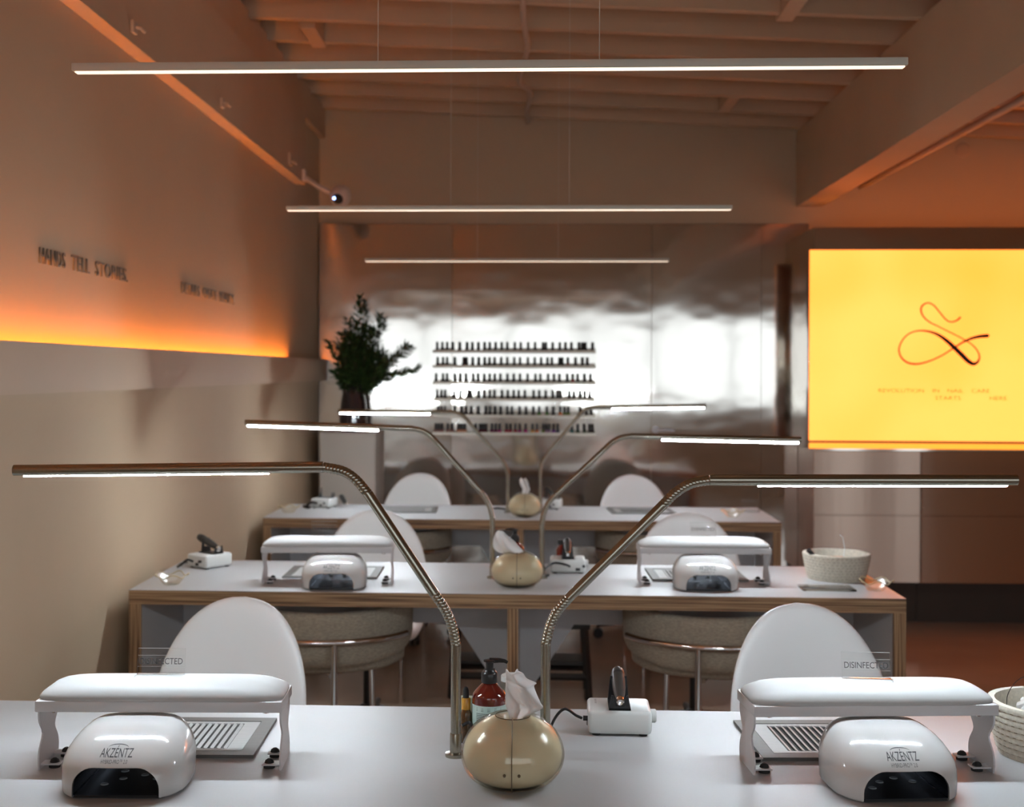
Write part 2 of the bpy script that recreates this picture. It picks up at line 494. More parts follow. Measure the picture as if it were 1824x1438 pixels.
# ------------------------------------------------------------------ steel block, cabinets and light box at right
g = G()
g.mm(1.615, XR, 7.45, YB, 1.0, 2.29)
struct('trim_96', g, M['steel'], smooth=False)
def cabinet(x0, x1, label, rz=0.0):
    t = thing('steel_cabinet', label, 'cabinet', ((x0 + x1) / 2, 7.45, 0), rz, 'steel cabinets under the light box')
    w = (x1 - x0) / 2
    G().mm(-w, w, 0.012, 0.43, 0.238, 0.999).obj('carcass', M['steel_dark'], t, smooth=False)
    G().mm(-w, w, 0.08, 0.43, 0.0, 0.2379).obj('toe_kick', M['toe'], t, smooth=False)
    G().mm(-w + 0.002, w - 0.002, 0.0, 0.012, 0.632, 0.996, 0.001).obj('drawer_front', M['steel_dark'], t, smooth=False)
    G().mm(-w + 0.002, w - 0.002, 0.0, 0.012, 0.242, 0.624, 0.001).obj('drawer_front', M['steel_dark'], t, smooth=False)
    return t
cabinet(1.615, 2.225, 'bright streaked steel cabinet under the left end of the glowing light box')
cabinet(2.228, 2.90, 'dark brown-looking steel cabinet under the light box logo, cut by the frame', 0.018)
cabinet(2.903, 3.58, 'steel cabinet at the far right end of the row under the light box')

t = thing('light_box', 'glowing orange-yellow light box sign with a dark ribbon logo on the right', 'sign', (1.568, 7.36, 1.016))
W = 1.95
G().mm(0, W, 0.012, 0.088, 0.0, 1.137, 0.002).obj('housing', M['steel'], t)
G().mm(0.002, W - 0.002, 0.0, 0.0119, 0.046, 1.135).obj('glowing_face', M['glow'], t, smooth=False)
G().mm(0.0, W, -0.004, 0.0119, 0.033, 0.0455).obj('bottom_rail', mat('brown_rail', (0.25, 0.11, 0.05), 0.4, noise=((9, 9, 9), 0.05)), t, smooth=False)
G().mm(0.002, W - 0.002, 0.0, 0.0119, 0.0, 0.0325).obj('glowing_lip', M['orange_led2'] if 'orange_led2' in M else mat('orange_lip', (0.9, 0.5, 0.1), 0.4, emis=(1.0, 0.3, 0.025), estr=1.6, noise=((9, 9, 9), 0.02)), t, smooth=False)
logo = [(2.418, 1.769), (2.4, 1.752), (2.376, 1.742), (2.352, 1.744), (2.328, 1.762), (2.299, 1.798), (2.265, 1.837), (2.231, 1.849), (2.202, 1.832), (2.196, 1.802), (2.212, 1.768), (2.246, 1.739), (2.294, 1.715), (2.343, 1.69), (2.401, 1.661), (2.444, 1.637), (2.487, 1.608), (2.515, 1.573), (2.524, 1.539), (2.512, 1.512), (2.488, 1.503), (2.459, 1.52), (2.425, 1.554), (2.382, 1.596), (2.343, 1.632), (2.295, 1.666), (2.246, 1.685), (2.188, 1.691), (2.131, 1.675), (2.092, 1.636), (2.073, 1.587), (2.083, 1.543), (2.117, 1.511), (2.16, 1.501), (2.208, 1.507), (2.266, 1.527), (2.324, 1.556), (2.377, 1.591), (2.43, 1.625), (2.478, 1.647), (2.526, 1.659), (2.569, 1.663)]
wid = [3, 2.6, 2.2, 2, 2, 2, 2, 2.2, 2.6, 2.6, 2.2, 2, 1.6, 1.6, 1.6, 1.6, 1.8, 2, 2.4, 4, 6, 7, 7.2, 6.8, 6, 4.6, 3.4, 2.4, 2, 2, 2.2, 2.6, 3, 3.2, 2.6, 2.2, 2, 2.2, 3, 4.4, 5.4, 6]
pts = smooth_path([(x - 1.568, -0.001, z - 1.016) for x, z in logo], 6)
ws = []
for i in range(len(logo) - 1):
    for k in range(6): ws.append((wid[i] + (wid[i + 1] - wid[i]) * k / 6) * 0.0018)
ws.append(wid[-1] * 0.0018)
g = G(); ring = []
rows = []
for i, p in enumerate(pts):
    a = pts[max(0, i - 1)]; b = pts[min(len(pts) - 1, i + 1)]
    tv = (b - a).normalized(); n = Vector((-tv.z, 0, tv.x))
    q0, q1 = p + n * ws[i], p - n * ws[i]
    rows.append([q0, q1, q1 + Vector((0, -0.004, 0)), q0 + Vector((0, -0.004, 0))])
g.loft(rows)
g.obj('logo', M['logo'], t)
G().tube([(pts[-1].x, -0.001, pts[-1].z), (pts[-1].x, -0.005, pts[-1].z)], 0.010, 16).obj('logo_dot', M['logo'], t)
def signline(body, x0, x1, z):
    me = text_mesh(body, 0.036, 0.001, x1 - x0, 1.0, 'LEFT')
    text_obj('lettering', me, M['sign_ink'], Matrix.Translation((x0 - 1.568, -0.0015, z - 1.016)) @ FRONT, t)
for b, x0, x1, z in (('REVOLUTION', 1.958, 2.214, 1.337), ('IN', 2.262, 2.301, 1.337), ('NAIL', 2.346, 2.438, 1.337), ('CARE', 2.481, 2.583, 1.337),
                     ('STARTS', 2.277, 2.421, 1.296), ('HERE', 2.583, 2.681, 1.296)):
    signline(b, x0, x1, z)
o = G().mm(1.66, 5.0, 7.55, 7.57, 2.2901, 2.299).obj('uplight_strip', M['uplight'])
tag(o, 'orange light strip lying on top of the steel block, washing the wall above', 'light strip')
# round cover plate and conduits
g = G().lathe([(0.045, 0), (0.045, 0.006), (0.036, 0.012), (0.03, 0.012)], 28)
o = g.obj('cover_plate', M['ceil'])
o.matrix_world = Matrix.Translation((2.606, YB, 2.811)) @ Matrix.Rotation(PI / 2, 4, 'X')
tag(o, 'round painted cover plate high on the orange-lit wall', 'cover plate')
g = G().tube([(1.80, YF + 0.01, 2.49), (1.80, 7.0, 2.49), (1.80, 7.4, 2.49)], 0.016)
g = G().tube([(2.03, YF, 2.58), (2.02, 5.0, 2.585), (1.99, YB, 2.585)], 0.017)
o = g.obj('conduit_pipe', M['pipe'])
tag(o, 'thin painted pipe running beside the girder into the orange-lit back wall', 'pipe')
pts = [(-0.055, 4.0, zc(0) - 0.012), (-0.055, 5.4, zc(0) - 0.014), (-0.05, 5.72, zc(0) - 0.015), (-0.04, 6.1, zc(0) - 0.014), (-0.085, 6.75, zc(0) - 0.013),
       (-0.03, 7.05, zc(0) - 0.013), (-0.05, 7.5, zc(0) - 0.013), (-0.05, YB - 0.02, zc(0) - 0.014)]
o = G().tube(smooth_path(pts, 5), 0.013).obj('conduit_pipe', M['pipe'])
tag(o, 'painted cable conduit crossing under the ceiling joists near the middle', 'pipe')
# little brackets on the ledger beam
for (y, lab) in ((3.865, 'nearest of three small clamps on the beam above the left wall'), (4.972, 'middle one of three small clamps on the left wall beam'),
                 (6.374, 'farthest and largest of the clamps on the left wall beam, near the camera')):
    k = 1.6 if y > 6 else 1.0
    y *= 1.039
    b = G().mm(-1.288, -1.275, y - 0.022 * k, y + 0.022 * k, 2.525, 2.525 + 0.04 * k, 0.003)
    b.tube([(-1.275, y, 2.545), (-1.258, y, 2.54), (-1.253, y + 0.02, 2.535)], 0.006)
    o = b.obj('beam_clamp', M['pipe']); tag(o, lab, 'clamp')

# security camera in the corner
t = thing('security_camera', 'round security camera with a blue light high in the left corner', 'camera', (-1.289, 7.02, 2.53))
G().mm(0.0, 0.02, -0.03, 0.03, -0.03, 0.035, 0.004).tube([(0.01, 0, -0.005), (0.09, -0.01, -0.06), (0.16, -0.01, -0.095)], 0.014).obj('wall_mount', M['cam_white'], t)
G().sphere((0.212, -0.01, -0.11), 0.060, 28).obj('housing', M['cam_white'], t)
g = G().sphere((0.206, -0.046, -0.130), 0.032, 20); g.obj('lens', M['black'], t)
G().sphere((0.187, -0.072, -0.133), 0.0075, 12).obj('indicator_light', M['blue_led'], t)

# wall lettering
def wall_text(body, y0, y1, z0, cap, label):
    o = thing('wall_lettering', label, 'lettering', (XU, y0, z0))
    n = len(body); y = 0.0; k = (y1 - y0) / n
    for w in body.split(' '):
        me = text_mesh(w, cap / 0.69, 0.002, k * (len(w) - 0.25), 1.05, 'LEFT')
        text_obj('word', me, M['letters'], Matrix.Translation((0.0025, y, 0)) @ SIDE, o)
        y += k * (len(w) + 1)
wall_text('HANDS TELL STORIES.', 3.40, 4.159, 1.74, 0.0436, 'grey wall lettering reading HANDS TELL STORIES above the lit ledge')
wall_text('DETAILS CREATE BEAUTY.', 4.788, 5.652, 1.744, 0.0436, 'grey wall lettering reading DETAILS CREATE BEAUTY further along the wall')

# ------------------------------------------------------------------ tables
TX0, TX1, TD, TH = -1.2875, 1.153, 0.645, 0.75
def make_table(y, label):
    t = thing('manicure_table', label, 'table', (0, y, 0), 0, 'long manicure tables')
    g = G()
    g.mm(TX0, TX1, 0, TD, TH - 0.046, TH - 0.001, 0, 1)
    g.mm(TX0, TX1, 0, TD, TH - 0.001, TH, 0, 0)
    g.obj('tabletop', [M['laminate'], M['ply_z']], t, smooth=False)
    zt = TH - 0.046
    for nm, x0, x1 in (('end_panel', TX0, TX0 + 0.038), ('center_panel', -0.083, -0.049), ('end_panel', TX1 - 0.038, TX1)):
        g = G()
        g.mm(x0, x1, 0.0, 0.012, 0, zt, 0, 1)
        g.mm(x0, x1, 0.012, TD - 0.012, 0, zt, 0, 0)
        g.mm(x0, x1, TD - 0.012, TD, 0, zt, 0, 1)
        g.obj(nm, [M['panel'], M['ply_x']], t, smooth=False)
    def mod(xa, xb):
        P = [(xa, zt), (xa, 0.10), (xa + 0.06, 0.10), (xa + 0.36, 0.56), (xb - 0.19, 0.56), (xb, 0.27), (xb, zt)]
        if xa > -0.05: P = [(xb - (p[0] - xa), p[1]) for p in P]
        G().prism(P, 1, 0.49, 0.51).obj('modesty_panel', M['panel'], t, smooth=False)
    mod(TX0 + 0.0385, -0.0835)
    mod(-0.0485, TX1 - 0.0385)
    return t
T = [2.004, 4.004, 6.004]
make_table(T[0], 'nearest long white table with plywood edges, mostly out of frame below')
make_table(T[1], 'middle of the three long white plywood-edged tables, whole front edge in view')
make_table(T[2], 'farthest long white plywood-edged table, near the steel wall')

# ------------------------------------------------------------------ pendants
def pendant(y, label):
    t = thing('pendant_light', label, 'pendant light', (-0.843, y, 1.99), 0, 'linear pendant lights')
    L = 1.50
    G().mm(0, L, -0.014, 0.014, 0.004, 0.018, 0.0015).obj('housing', M['pendant'], t)
    G().mm(0.004, L - 0.004, -0.008, 0.008, 0.0015, 0.0045, 0.001).obj('diffuser', M['pendant_led'], t)
    for x in (0.558, 0.957):
        z1 = zc(x - 0.843) + 0.139 - 1.99
        G().tube([(x, 0, 0.018), (x, 0, z1)], 0.0009, 6).obj('suspension_wire', M['pendant'], t)
pendant(2.2935, 'nearest and longest-looking white linear pendant light')
pendant(4.2935, 'middle thin linear pendant light, level with the security camera')
pendant(6.2935, 'farthest and shortest-looking linear pendant, in front of the steel wall')

# ------------------------------------------------------------------ gooseneck lamps
def lamp(name_label, y, ctrl, r=0.0092, tilt=0.25, cord=True):
    """ctrl: base x, base z, pole top, bend1.., end of bend1, start of bend2, end of bend2, strip start, strip end, tip (x, z)"""
    base, ptop, b1a, b1b, d0, b2a, b2b, s0, s1, tip = ctrl
    t = thing('gooseneck_lamp', name_label, 'lamp', (base[0], y, 0.75), 0, 'gooseneck table lamps')
    def L(p): return (p[0] - base[0], 0.0, p[1] - 0.75)
    G().lathe([(0.019, 0), (0.019, 0.006), (0.0106, 0.008), (0.0106, 0.04), (0.0098, 0.042)], 28).obj('base', M['nickel'], t)
    G().tube([(0, 0, 0.04), L(ptop)], r, 20).obj('pole', M['nickel'], t)
    def flex(ps):
        P = smooth_path([L(p) for p in ps], 16)
        acc = [0.0]
        for a, b in zip(P, P[1:]): acc.append(acc[-1] + (b - a).length)
        n = int(acc[-1] / 0.0016) + 2
        Q = []; j = 0
        for k in range(n):
            s = acc[-1] * k / (n - 1)
            while j < len(acc) - 2 and acc[j + 1] < s: j += 1
            u = (s - acc[j]) / max(1e-9, acc[j + 1] - acc[j])
            Q.append(P[j].lerp(P[j + 1], u))
        rs = [r * (1.02 if k % 4 < 3 else 0.955) for k in range(n)]
        G().tube(Q, rs, 16).obj('flexible_neck', M['nickel'], t)
    flex([ptop, b1a, b1b, d0[0]])
    G().tube([L(d0[0]), L(d0[1])], r, 20).obj('arm', M['nickel'], t)
    flex([d0[1], b2a, b2b, d0[2]])
    sgn = 1 if tip[0] > base[0] else -1
    hd = G().tube([L(d0[2]), L(tip)], r * 1.12, 20).obj('head', M['nickel'], t)
    a, b = Vector(L(s0)), Vector(L(s1))
    zz = r * (1.06 if y < 3 else 1.15)
    off = Vector((0, -math.sin(tilt) * zz, -math.cos(tilt) * zz))
    # axis of the head at strip ends
    h0, h1 = Vector(L(d0[2])), Vector(L(tip))
    def on(x): return h0.lerp(h1, (x - h0.x) / (h1.x - h0.x))
    G().tube([on(a.x) + off, on(b.x) + off], 0.003 if y < 3 else 0.0032, 12).obj('led_strip', M['led_near'] if y < 3 else M['led'], t)
    return t
lamp('left gooseneck lamp on the nearest table', 2.314,
     ((-0.141, .75), (-0.141, .951), (-0.148, .985), (-0.162, 1.017), ((-0.182, 1.046), (-0.303, 1.226), (-0.385, 1.274)), (-0.326, 1.252), (-0.350, 1.267), (-0.486, 1.27), (-0.942, 1.265), (-0.96, 1.264)), tilt=-0.2)
lamp('right gooseneck lamp on the nearest table', 2.345,
     ((0.022, .75), (0.022, .949), (0.030, .982), (0.043, 1.009), ((0.064, 1.034), (0.234, 1.205), (0.320, 1.253)), (0.258, 1.229), (0.286, 1.246), (0.408, 1.25), (0.855, 1.256), (0.872, 1.257)), tilt=-0.2)
lamp('left gooseneck lamp on the middle table', 4.31,
     ((-0.140, .75), (-0.141, .955), (-0.150, .99), (-0.166, 1.022), ((-0.184, 1.046), (-0.327, 1.205), (-0.413, 1.255)), (-0.352, 1.230), (-0.379, 1.247), (-0.530, 1.26), (-0.976, 1.27), (-0.986, 1.272)), tilt=0.35)
lamp('right gooseneck lamp on the middle table', 4.32,
     ((0.027, .75), (0.026, .931), (0.033, .97), (0.047, 1.003), ((0.069, 1.029), (0.237, 1.188), (0.325, 1.233)), (0.262, 1.211), (0.292, 1.227), (0.430, 1.23), (0.884, 1.224), (0.894, 1.224)), tilt=0.35)
lamp('left gooseneck lamp on the farthest table', 6.31,
     ((-0.130, .75), (-0.130, .941), (-0.138, .97), (-0.150, .995), ((-0.165, 1.016), (-0.315, 1.185), (-0.402, 1.247)), (-0.338, 1.214), (-0.366, 1.236), (-0.520, 1.247), (-0.966, 1.249), (-0.977, 1.249)), tilt=0.35)
lamp('right gooseneck lamp on the farthest table', 6.31,
     ((0.031, .75), (0.029, .942), (0.035, .985), (0.047, 1.015), ((0.064, 1.042), (0.216, 1.228), (0.304, 1.275)), (0.240, 1.255), (0.268, 1.268), (0.385, 1.278), (0.832, 1.284), (0.843, 1.285)), tilt=0.35)

# ------------------------------------------------------------------ hand rests and their signs
def make_handrest(label, loc, rz):
    t = thing('hand_rest', label, 'hand rest', loc, rz, 'padded hand rests')
    W, D, Z = 0.215, 0.062, 0.104
    # padded cushion: flat-bottomed pillow
    rings = []
    for z, k in ((0, 0.99), (0.0025, 1.0), (0.0055, 0.995), (0.011, 0.95), (0.0175, 0.86), (0.0225, 0.74), (0.0262, 0.58), (0.0285, 0.38), (0.0298, 0.15)):
        a = W - (1 - k) * 0.10; b = D * k
        rings.append([(p[0], p[1], Z + 0.019 + z) for p in superellipse(a, b, 7 if k > 0.9 else 5, 72)])
    G().loft(rings).obj('cushion', M['pad'], t, angle=1.0)
    G().box((0, 0, Z + 0.0095), (2 * W, 2 * D, 0.019), None, 0.002).obj('frame', M['white_metal'], t)
    for s in (-1, 1):
        # bent steel side plate with a waisted outline
        n = 14; P = []
        for k in range(n + 1):
            z = Z * k / n
            u = z / Z
            P.append((D * (0.80 - 0.26 * math.exp(-((u - 0.58) / 0.17) ** 2) + 0.05 * math.sin(u * 9)), z))
        poly = [(-p[0], p[1]) for p in P] + [(p[0], p[1]) for p in reversed(P)]
        x = s * (W - 0.004)
        lg = G().prism(poly, 0, x - 0.0015, x + 0.0015)
        for yy in (-0.032, 0.032):
            lg.box((x - s * 0.017, yy, 0.0075), (0.034, 0.024, 0.003), None, 0.001)
        lg.obj('leg', M['white_metal'], t, smooth=False)
        for yy in (-0.032, 0.032):
            G().lathe([(0.010, 0), (0.010, 0.006)], 16, (x - s * 0.022, yy, 0)).lathe([(0.0085, 0.009), (0.007, 0.013), (0.003, 0.016)], 16, (x - s * 0.022, yy, 0)).obj('rubber_foot', M['rubber'], t)
        G().lathe([(0.006, Z - 0.004), (0.006, Z)], 12, (s * (W - 0.03), -0.045, 0)).obj('screw', M['chrome'], t)
    return t
hr = [('white padded hand rest at the left of the nearest table', (-0.655, 2.252, 0.75), 0.045),
      ('white padded hand rest at the right of the nearest table', (0.590, 2.298, 0.75), 0.082),
      ('white padded hand rest at the left of the middle table', (-0.680, 4.200, 0.75), 0.05),
      ('white padded hand rest at the right of the middle table', (0.561, 4.265, 0.75), 0.03)]
h0 = make_handrest(*hr[0])
for a in hr[1:]: dup(h0, a[0], a[1], a[2])

def make_sign(label, loc, rz, lean=0.0):
    t = thing('acrylic_sign', label, 'sign', loc, rz, 'clear acrylic table signs')
    g = G().box((0, 0, 0.0015), (0.085, 0.026, 0.003), None, 0.0006)
    sh = Matrix.Shear('XY', 4, (0, 0)) if False else Matrix.Identity(4)
    pl = Matrix.Translation((0, 0.006, 0.003)) @ Matrix.Rotation(-0.22, 4, 'X')
    g.box(pl @ Vector((0, 0, 0.022)), (0.085, 0.0025, 0.045), Matrix.Rotation(-0.22, 4, 'X'), 0.0006)
    g.obj('stand', M['clear'], t)
    e = G()
    e.box(pl @ Vector((0, 0, 0.0445)), (0.085, 0.0027, 0.0008), Matrix.Rotation(-0.22, 4, 'X'))
    e.box(pl @ Vector((0, 0.0, 0.032)), (0.0848, 0.0027, 0.0005), Matrix.Rotation(-0.22, 4, 'X'))
    e.box(pl @ Vector((0, 0.0, 0.0125)), (0.0848, 0.0027, 0.0005), Matrix.Rotation(-0.22, 4, 'X'))
    e.obj('film_edge', M['clear_edge'], t, smooth=False)
    me = text_mesh('DISINFECTED', 0.0155, 0.0, 0.077)
    text_obj('lettering', me, M['grey_ink'], pl @ Matrix.Translation((0, -0.0017, 0.0165)) @ FRONT, t)
    return t
zs = 0.75 + 0.104 + 0.019 + 0.0293
s0 = make_sign('clear acrylic DISINFECTED sign on the left hand rest of the nearest table', (-0.668, 2.254, zs), 0.04)
dup(s0, 'clear acrylic DISINFECTED sign on the right hand rest of the nearest table', (0.594, 2.298, zs), -0.02)
dup(s0, 'clear acrylic sign on the left hand rest of the middle table', (-0.697, 4.20, zs), 0.05)
dup(s0, 'blurred clear acrylic sign on the right hand rest of the middle table', (0.563, 4.265, zs), 0.03)

# ------------------------------------------------------------------ table dust vents
def make_vent(label, loc, rz):
    t = thing('dust_vent', label, 'vent', loc, rz, 'metal dust vents set on the tables')
    W, D = 0.16, 0.124
    g = G()
    for (x0, x1, y0, y1) in ((-W, W, -D, -D + 0.026), (-W, W, D - 0.026, D), (-W, -W + 0.026, -D + 0.026, D - 0.026), (W - 0.026, W, -D + 0.026, D - 0.026)):
        g.mm(x0, x1, y0, y1, 0.0, 0.006)
    g.obj('frame', M['alu_frame'], t, smooth=False)
    G().mm(-W + 0.026, W - 0.026, -D + 0.026, D - 0.026, 0.0, 0.003).obj('tray', M['alu_dark'], t, smooth=False)
    g = G()
    for s in (-1, 1):
        g.mm(min(s * 0.104, s * 0.133), max(s * 0.104, s * 0.133), -0.095, 0.095, 0.003, 0.0055)
        g.mm(-0.104, 0.104, min(s * 0.082, s * 0.095), max(s * 0.082, s * 0.095), 0.003, 0.0055)
    n = 17
    for k in range(n):
        x = -0.099 + 0.198 * k / (n - 1)
        g.box((x, 0, 0.0048), (0.0062, 0.162, 0.0012), Matrix.Rotation(0.45, 4, 'Y'))
    g.obj('grille', M['alu'], t, smooth=False)
    return t
v0 = make_vent('flat metal dust vent under the left hand rest of the nearest table', (-0.668, 2.398, 0.75), 0.03)
for lab, loc, rz in (('flat metal dust vent under the right hand rest of the nearest table', (0.566, 2.449, 0.75), 0.06),
                     ('flat metal dust vent under the left hand rest of the middle table', (-0.690, 4.385, 0.75), 0.02),
                     ('flat metal dust vent under the right hand rest of the middle table', (0.555, 4.415, 0.75), 0.02),
                     ('flat metal dust vent at the left of the farthest table', (-0.648, 6.385, 0.75), 0.03),
                     ('flat metal dust vent at the right of the farthest table', (0.535, 6.425, 0.75), 0.06)):
    dup(v0, lab, loc, rz)

# ------------------------------------------------------------------ nail curing lamps
def make_naillamp(label, loc, rz):
    t = thing('nail_lamp', label, 'nail lamp', loc, rz, 'white nail curing lamps')
    prof = [(0.002, .101, .098, 0), (0.006, .104, .101, 0), (0.03, .105, .102, 0.001), (0.046, .1045, .100, 0.002), (0.056, .103, .0965, 0.005),
            (0.067, .099, .090, 0.010), (0.078, .0925, .081, 0.017), (0.087, .085, .070, 0.024), (0.0935, .077, .059, 0.030), (0.0975, .068, .049, 0.034), (0.1, .055, .038, 0.036), (0.1012, .036, .024, 0.037), (0.1015, .012, .009, 0.037)]
    rings = [superellipse(a, b, 3.0, 80, (0, c), z) for z, a, b, c in prof]
    sh = G().loft(rings)
    me_sh = bpy.data.meshes.new('tmp'); bmesh.ops.recalc_face_normals(sh.bm, faces=sh.bm.faces[:])
    bvh = BVHTree.FromBMesh(sh.bm)
    shell = sh.obj('shell', M['white_gloss'], t, angle=0.9)
    w, h = 0.071, 0.053
    def archp(w, h, r, z0):
        P = [(-w, z0), (w, z0)]
        for k in range(9): a = PI / 2 * k / 8; P.append((w - r + r * math.cos(a), h - r + r * math.sin(a)))
        for k in range(9): a = PI / 2 + PI / 2 * k / 8; P.append((-w + r + r * math.cos(a), h - r + r * math.sin(a)))
        return P
    cut = G().prism(archp(w, h, 0.036, -0.02), 1, -0.2, 0.078).obj('cut', M['white_gloss'], t, smooth=False)
    md = shell.modifiers.new('b', 'BOOLEAN'); md.object = cut; md.operation = 'DIFFERENCE'; md.solver = 'EXACT'
    dg = bpy.context.evaluated_depsgraph_get(); dg.update()
    me = bpy.data.meshes.new_from_object(shell.evaluated_get(dg))
    shell.modifiers.clear(); shell.data = me; me.name = 'shell'
    bpy.data.objects.remove(cut)
    # mirrored lining of the opening
    P = archp(w - 0.001, h - 0.001, 0.035, 0.006)
    def front(x, z):
        hit = bvh.ray_cast(Vector((x, -1, max(z, 0.013))), Vector((0, 1, 0)))
        return hit[0].y if hit[0] is not None else -0.09
    rows = [[(x, front(x, z) + 0.004, z) for x, z in P], [(x, -0.02, z) for x, z in P], [(x, 0.03, z) for x, z in P], [(x, 0.077, z) for x, z in P]]
    G().loft(rows, cap0=False).obj('lining', M['mirror_dark'], t, smooth=False)
    g = G()
    for x, y in ((-0.035, -0.03), (-0.012, 0.0), (0.02, 0.02), (-0.02, 0.04), (0.045, 0.0)):
        g.lathe([(0.007, 0.0065), (0.006, 0.0078), (0.003, 0.0082)], 16, (x, y, 0))
    for x, z in ((-0.045, 0.028), (0.0, 0.034), (0.045, 0.028), (0.022, 0.02), (-0.022, 0.02)):
        g.sphere((x, 0.074, z), 0.005, 12)
    g.obj('bulb', M['bulb'], t)
    gg = G()
    for x, y in ((-0.07, -0.07), (0.07, -0.07), (-0.07, 0.07), (0.07, 0.07)):
        gg.lathe([(0.008, 0), (0.008, 0.006)], 12, (x, y, 0))
    gg.mm(-0.068, 0.068, -0.084, 0.076, 0.002, 0.0062).obj('base_plate', M['black'], t)
    # printed marks wrapped on the shell
    def wrap(me, ox, oz, m, nm):
        bm = bmesh.new(); bm.from_mesh(me)
        bmesh.ops.triangulate(bm, faces=bm.faces[:])
        bmesh.ops.subdivide_edges(bm, edges=[e for e in bm.edges if e.calc_length() > 0.004], cuts=2)
        for v in bm.verts:
            hit = bvh.ray_cast(Vector((v.co.x + ox, -1, v.co.y + oz)), Vector((0, 1, 0)))
            v.co = hit[0] + hit[1] * 0.0004 if hit[0] is not None else Vector((v.co.x, -0.09, v.co.y))
        bm.to_mesh(me); bm.free(); me.materials.clear(); me.materials.append(m)
        o = bpy.data.objects.new(nm, me); COL.objects.link(o); o.parent = t
    wrap(text_mesh('AKZÉNTZ', 0.0155, 0, 0.053), -0.002, 0.0665, M['ink'], 'lettering')
    wrap(text_mesh('HYBRID-PRO™ 2.0', 0.0075, 0, 0.043), -0.003, 0.0585, M['grey_ink'], 'lettering')
    g = G()
    g.grid([[(0.017 * math.sin(a) , 0.011 + 0.0035 * math.cos(a) * (1 if r == 0 else 1) + (0.0009 * math.cos(a / 1.1) if r else 0), 0) for a in [(-1 + 2 * k / 14) * 1.5 for k in range(15)]] for r in (0, 1)])
    me = bpy.data.meshes.new('arc'); g.bm.to_mesh(me); g.bm.free()
    wrap(me, -0.002, 0.0665, M['ink'], 'logo_arc')
    return t
n0 = make_naillamp('white dome nail lamp in front of the left hand rest of the nearest table', (-0.683, 2.135, 0.75), 0.04)
for lab, loc, rz in (('white dome nail lamp in front of the right hand rest of the nearest table', (0.598, 2.188, 0.75), 0.10),
                     ('white dome nail lamp under the left hand rest of the middle table', (-0.648, 4.128, 0.75), 0.03),
                     ('white dome nail lamp under the right hand rest of the middle table', (0.557, 4.180, 0.75), 0.0)):
    dup(n0, lab, loc, rz)

# ------------------------------------------------------------------ tissue dispensers and tissues
def make_pot(label, loc, rz=0.0):
    t = thing('tissue_dispenser', label, 'tissue dispenser', loc, rz, 'round champagne tissue dispensers')
    prof = [(0.040, 0.0), (0.055, 0.002), (0.070, 0.010), (0.082, 0.024), (0.0875, 0.040), (0.0875, 0.054), (0.082, 0.071), (0.071, 0.087), (0.056, 0.099), (0.040, 0.107), (0.030, 0.110), (0.022, 0.109)]
    # smooth the profile
    P = smooth_path([(r, 0, z) for r, z in prof], 3)
    G().lathe([(p.x, p.z) for p in P], 56, cap0=True, cap1=False).obj('shell', M['shell'], t, angle=2)
    Q = [(max(0.004, p.x - 0.0035), 0.004 + p.z * 0.93) for p in P]
    G().lathe(Q + [(0.016, Q[-1][1] - 0.012), (0.012, Q[-1][1] - 0.03)], 56, cap1=True).obj('core', M['cream'], t, angle=2)
    G().tube([(p.x * 0 , -p.x - 0.0003, p.z) for p in P], 0.0009, 6).obj('seam', M['seam'], t)
    g = G()
    for x in (-0.012, 0.012): g.sphere((x, -0.0848, 0.036), 0.0026, 10)
    g.obj('screw', M['seam'], t)
    g = G().tube([(0.0295 * math.cos(2 * PI * k / 40), 0.0295 * math.sin(2 * PI * k / 40) - 0.004, 0.1088 ) for k in range(41)], 0.0008, 6)
    g.obj('mouth_ring', M['seam'], t)
    return t
p0 = make_pot('round champagne tissue dispenser in the middle of the nearest table', (-0.035, 2.168, 0.75))
p0.scale = (1, 1, 1.07)
dup(p0, 'round champagne tissue dispenser in the middle of the middle table', (-0.055, 4.175, 0.75), sc=(1, 1, 1.0))
dup(p0, 'small-looking champagne tissue dispenser on the farthest table', (-0.045, 6.17, 0.75), sc=(0.92, 0.92, 1.02))

def tissue(label, c, rows, folds, n=22):
    """rows: (z, x left, x right) from the mouth up; folds: waves in depth"""
    R = smooth_path([(a, b, z) for z, a, b in rows], 5)
    P = []
    for i, q in enumerate(R):
        row = []
        for k in range(n + 1):
            u = k / n
            x = q.x + (q.y - q.x) * u
            amp = min(0.016, abs(q.y - q.x) * 0.35)
            y = amp * (math.sin(u * folds * PI + i * 0.05) + 0.25 * math.sin(u * 11 + i * 0.3))
            zz = q.z + (0.004 * math.sin(u * 7 + 1) if i == len(R) - 1 else 0)
            row.append((x, y, zz))
        P.append(row)
    g = G().grid(P)
    o = g.obj('tissue', M['tissue'], angle=2)
    s = o.modifiers.new('thickness', 'SOLIDIFY'); s.thickness = 0.0006
    o.location = c
    tag(o, label, 'tissue')
tissue('white tissue with a pointed corner rising from the nearest tissue dispenser', (-0.035, 2.166, 0.756),
       [(0.085, 0.0, 0.010), (0.098, -0.003, 0.012), (0.110, -0.007, 0.026), (0.124, -0.012, 0.050), (0.134, -0.0125, 0.047), (0.148, -0.013, 0.040), (0.158, -0.0125, 0.036), (0.163, -0.0125, 0.040), (0.171, -0.012, 0.024), (0.180, -0.0125, 0.017), (0.183, -0.012, 0.008)], 1.6)
tissue('curled white tissue leaning left from the middle tissue dispenser', (-0.055, 4.17, 0.75),
       [(0.085, -0.01, 0.010), (0.100, -0.038, 0.012), (0.110, -0.068, 0.020), (0.125, -0.078, 0.006), (0.145, -0.078, -0.012), (0.162, -0.074, -0.034), (0.175, -0.066, -0.046), (0.178, -0.060, -0.054)], 2.4)
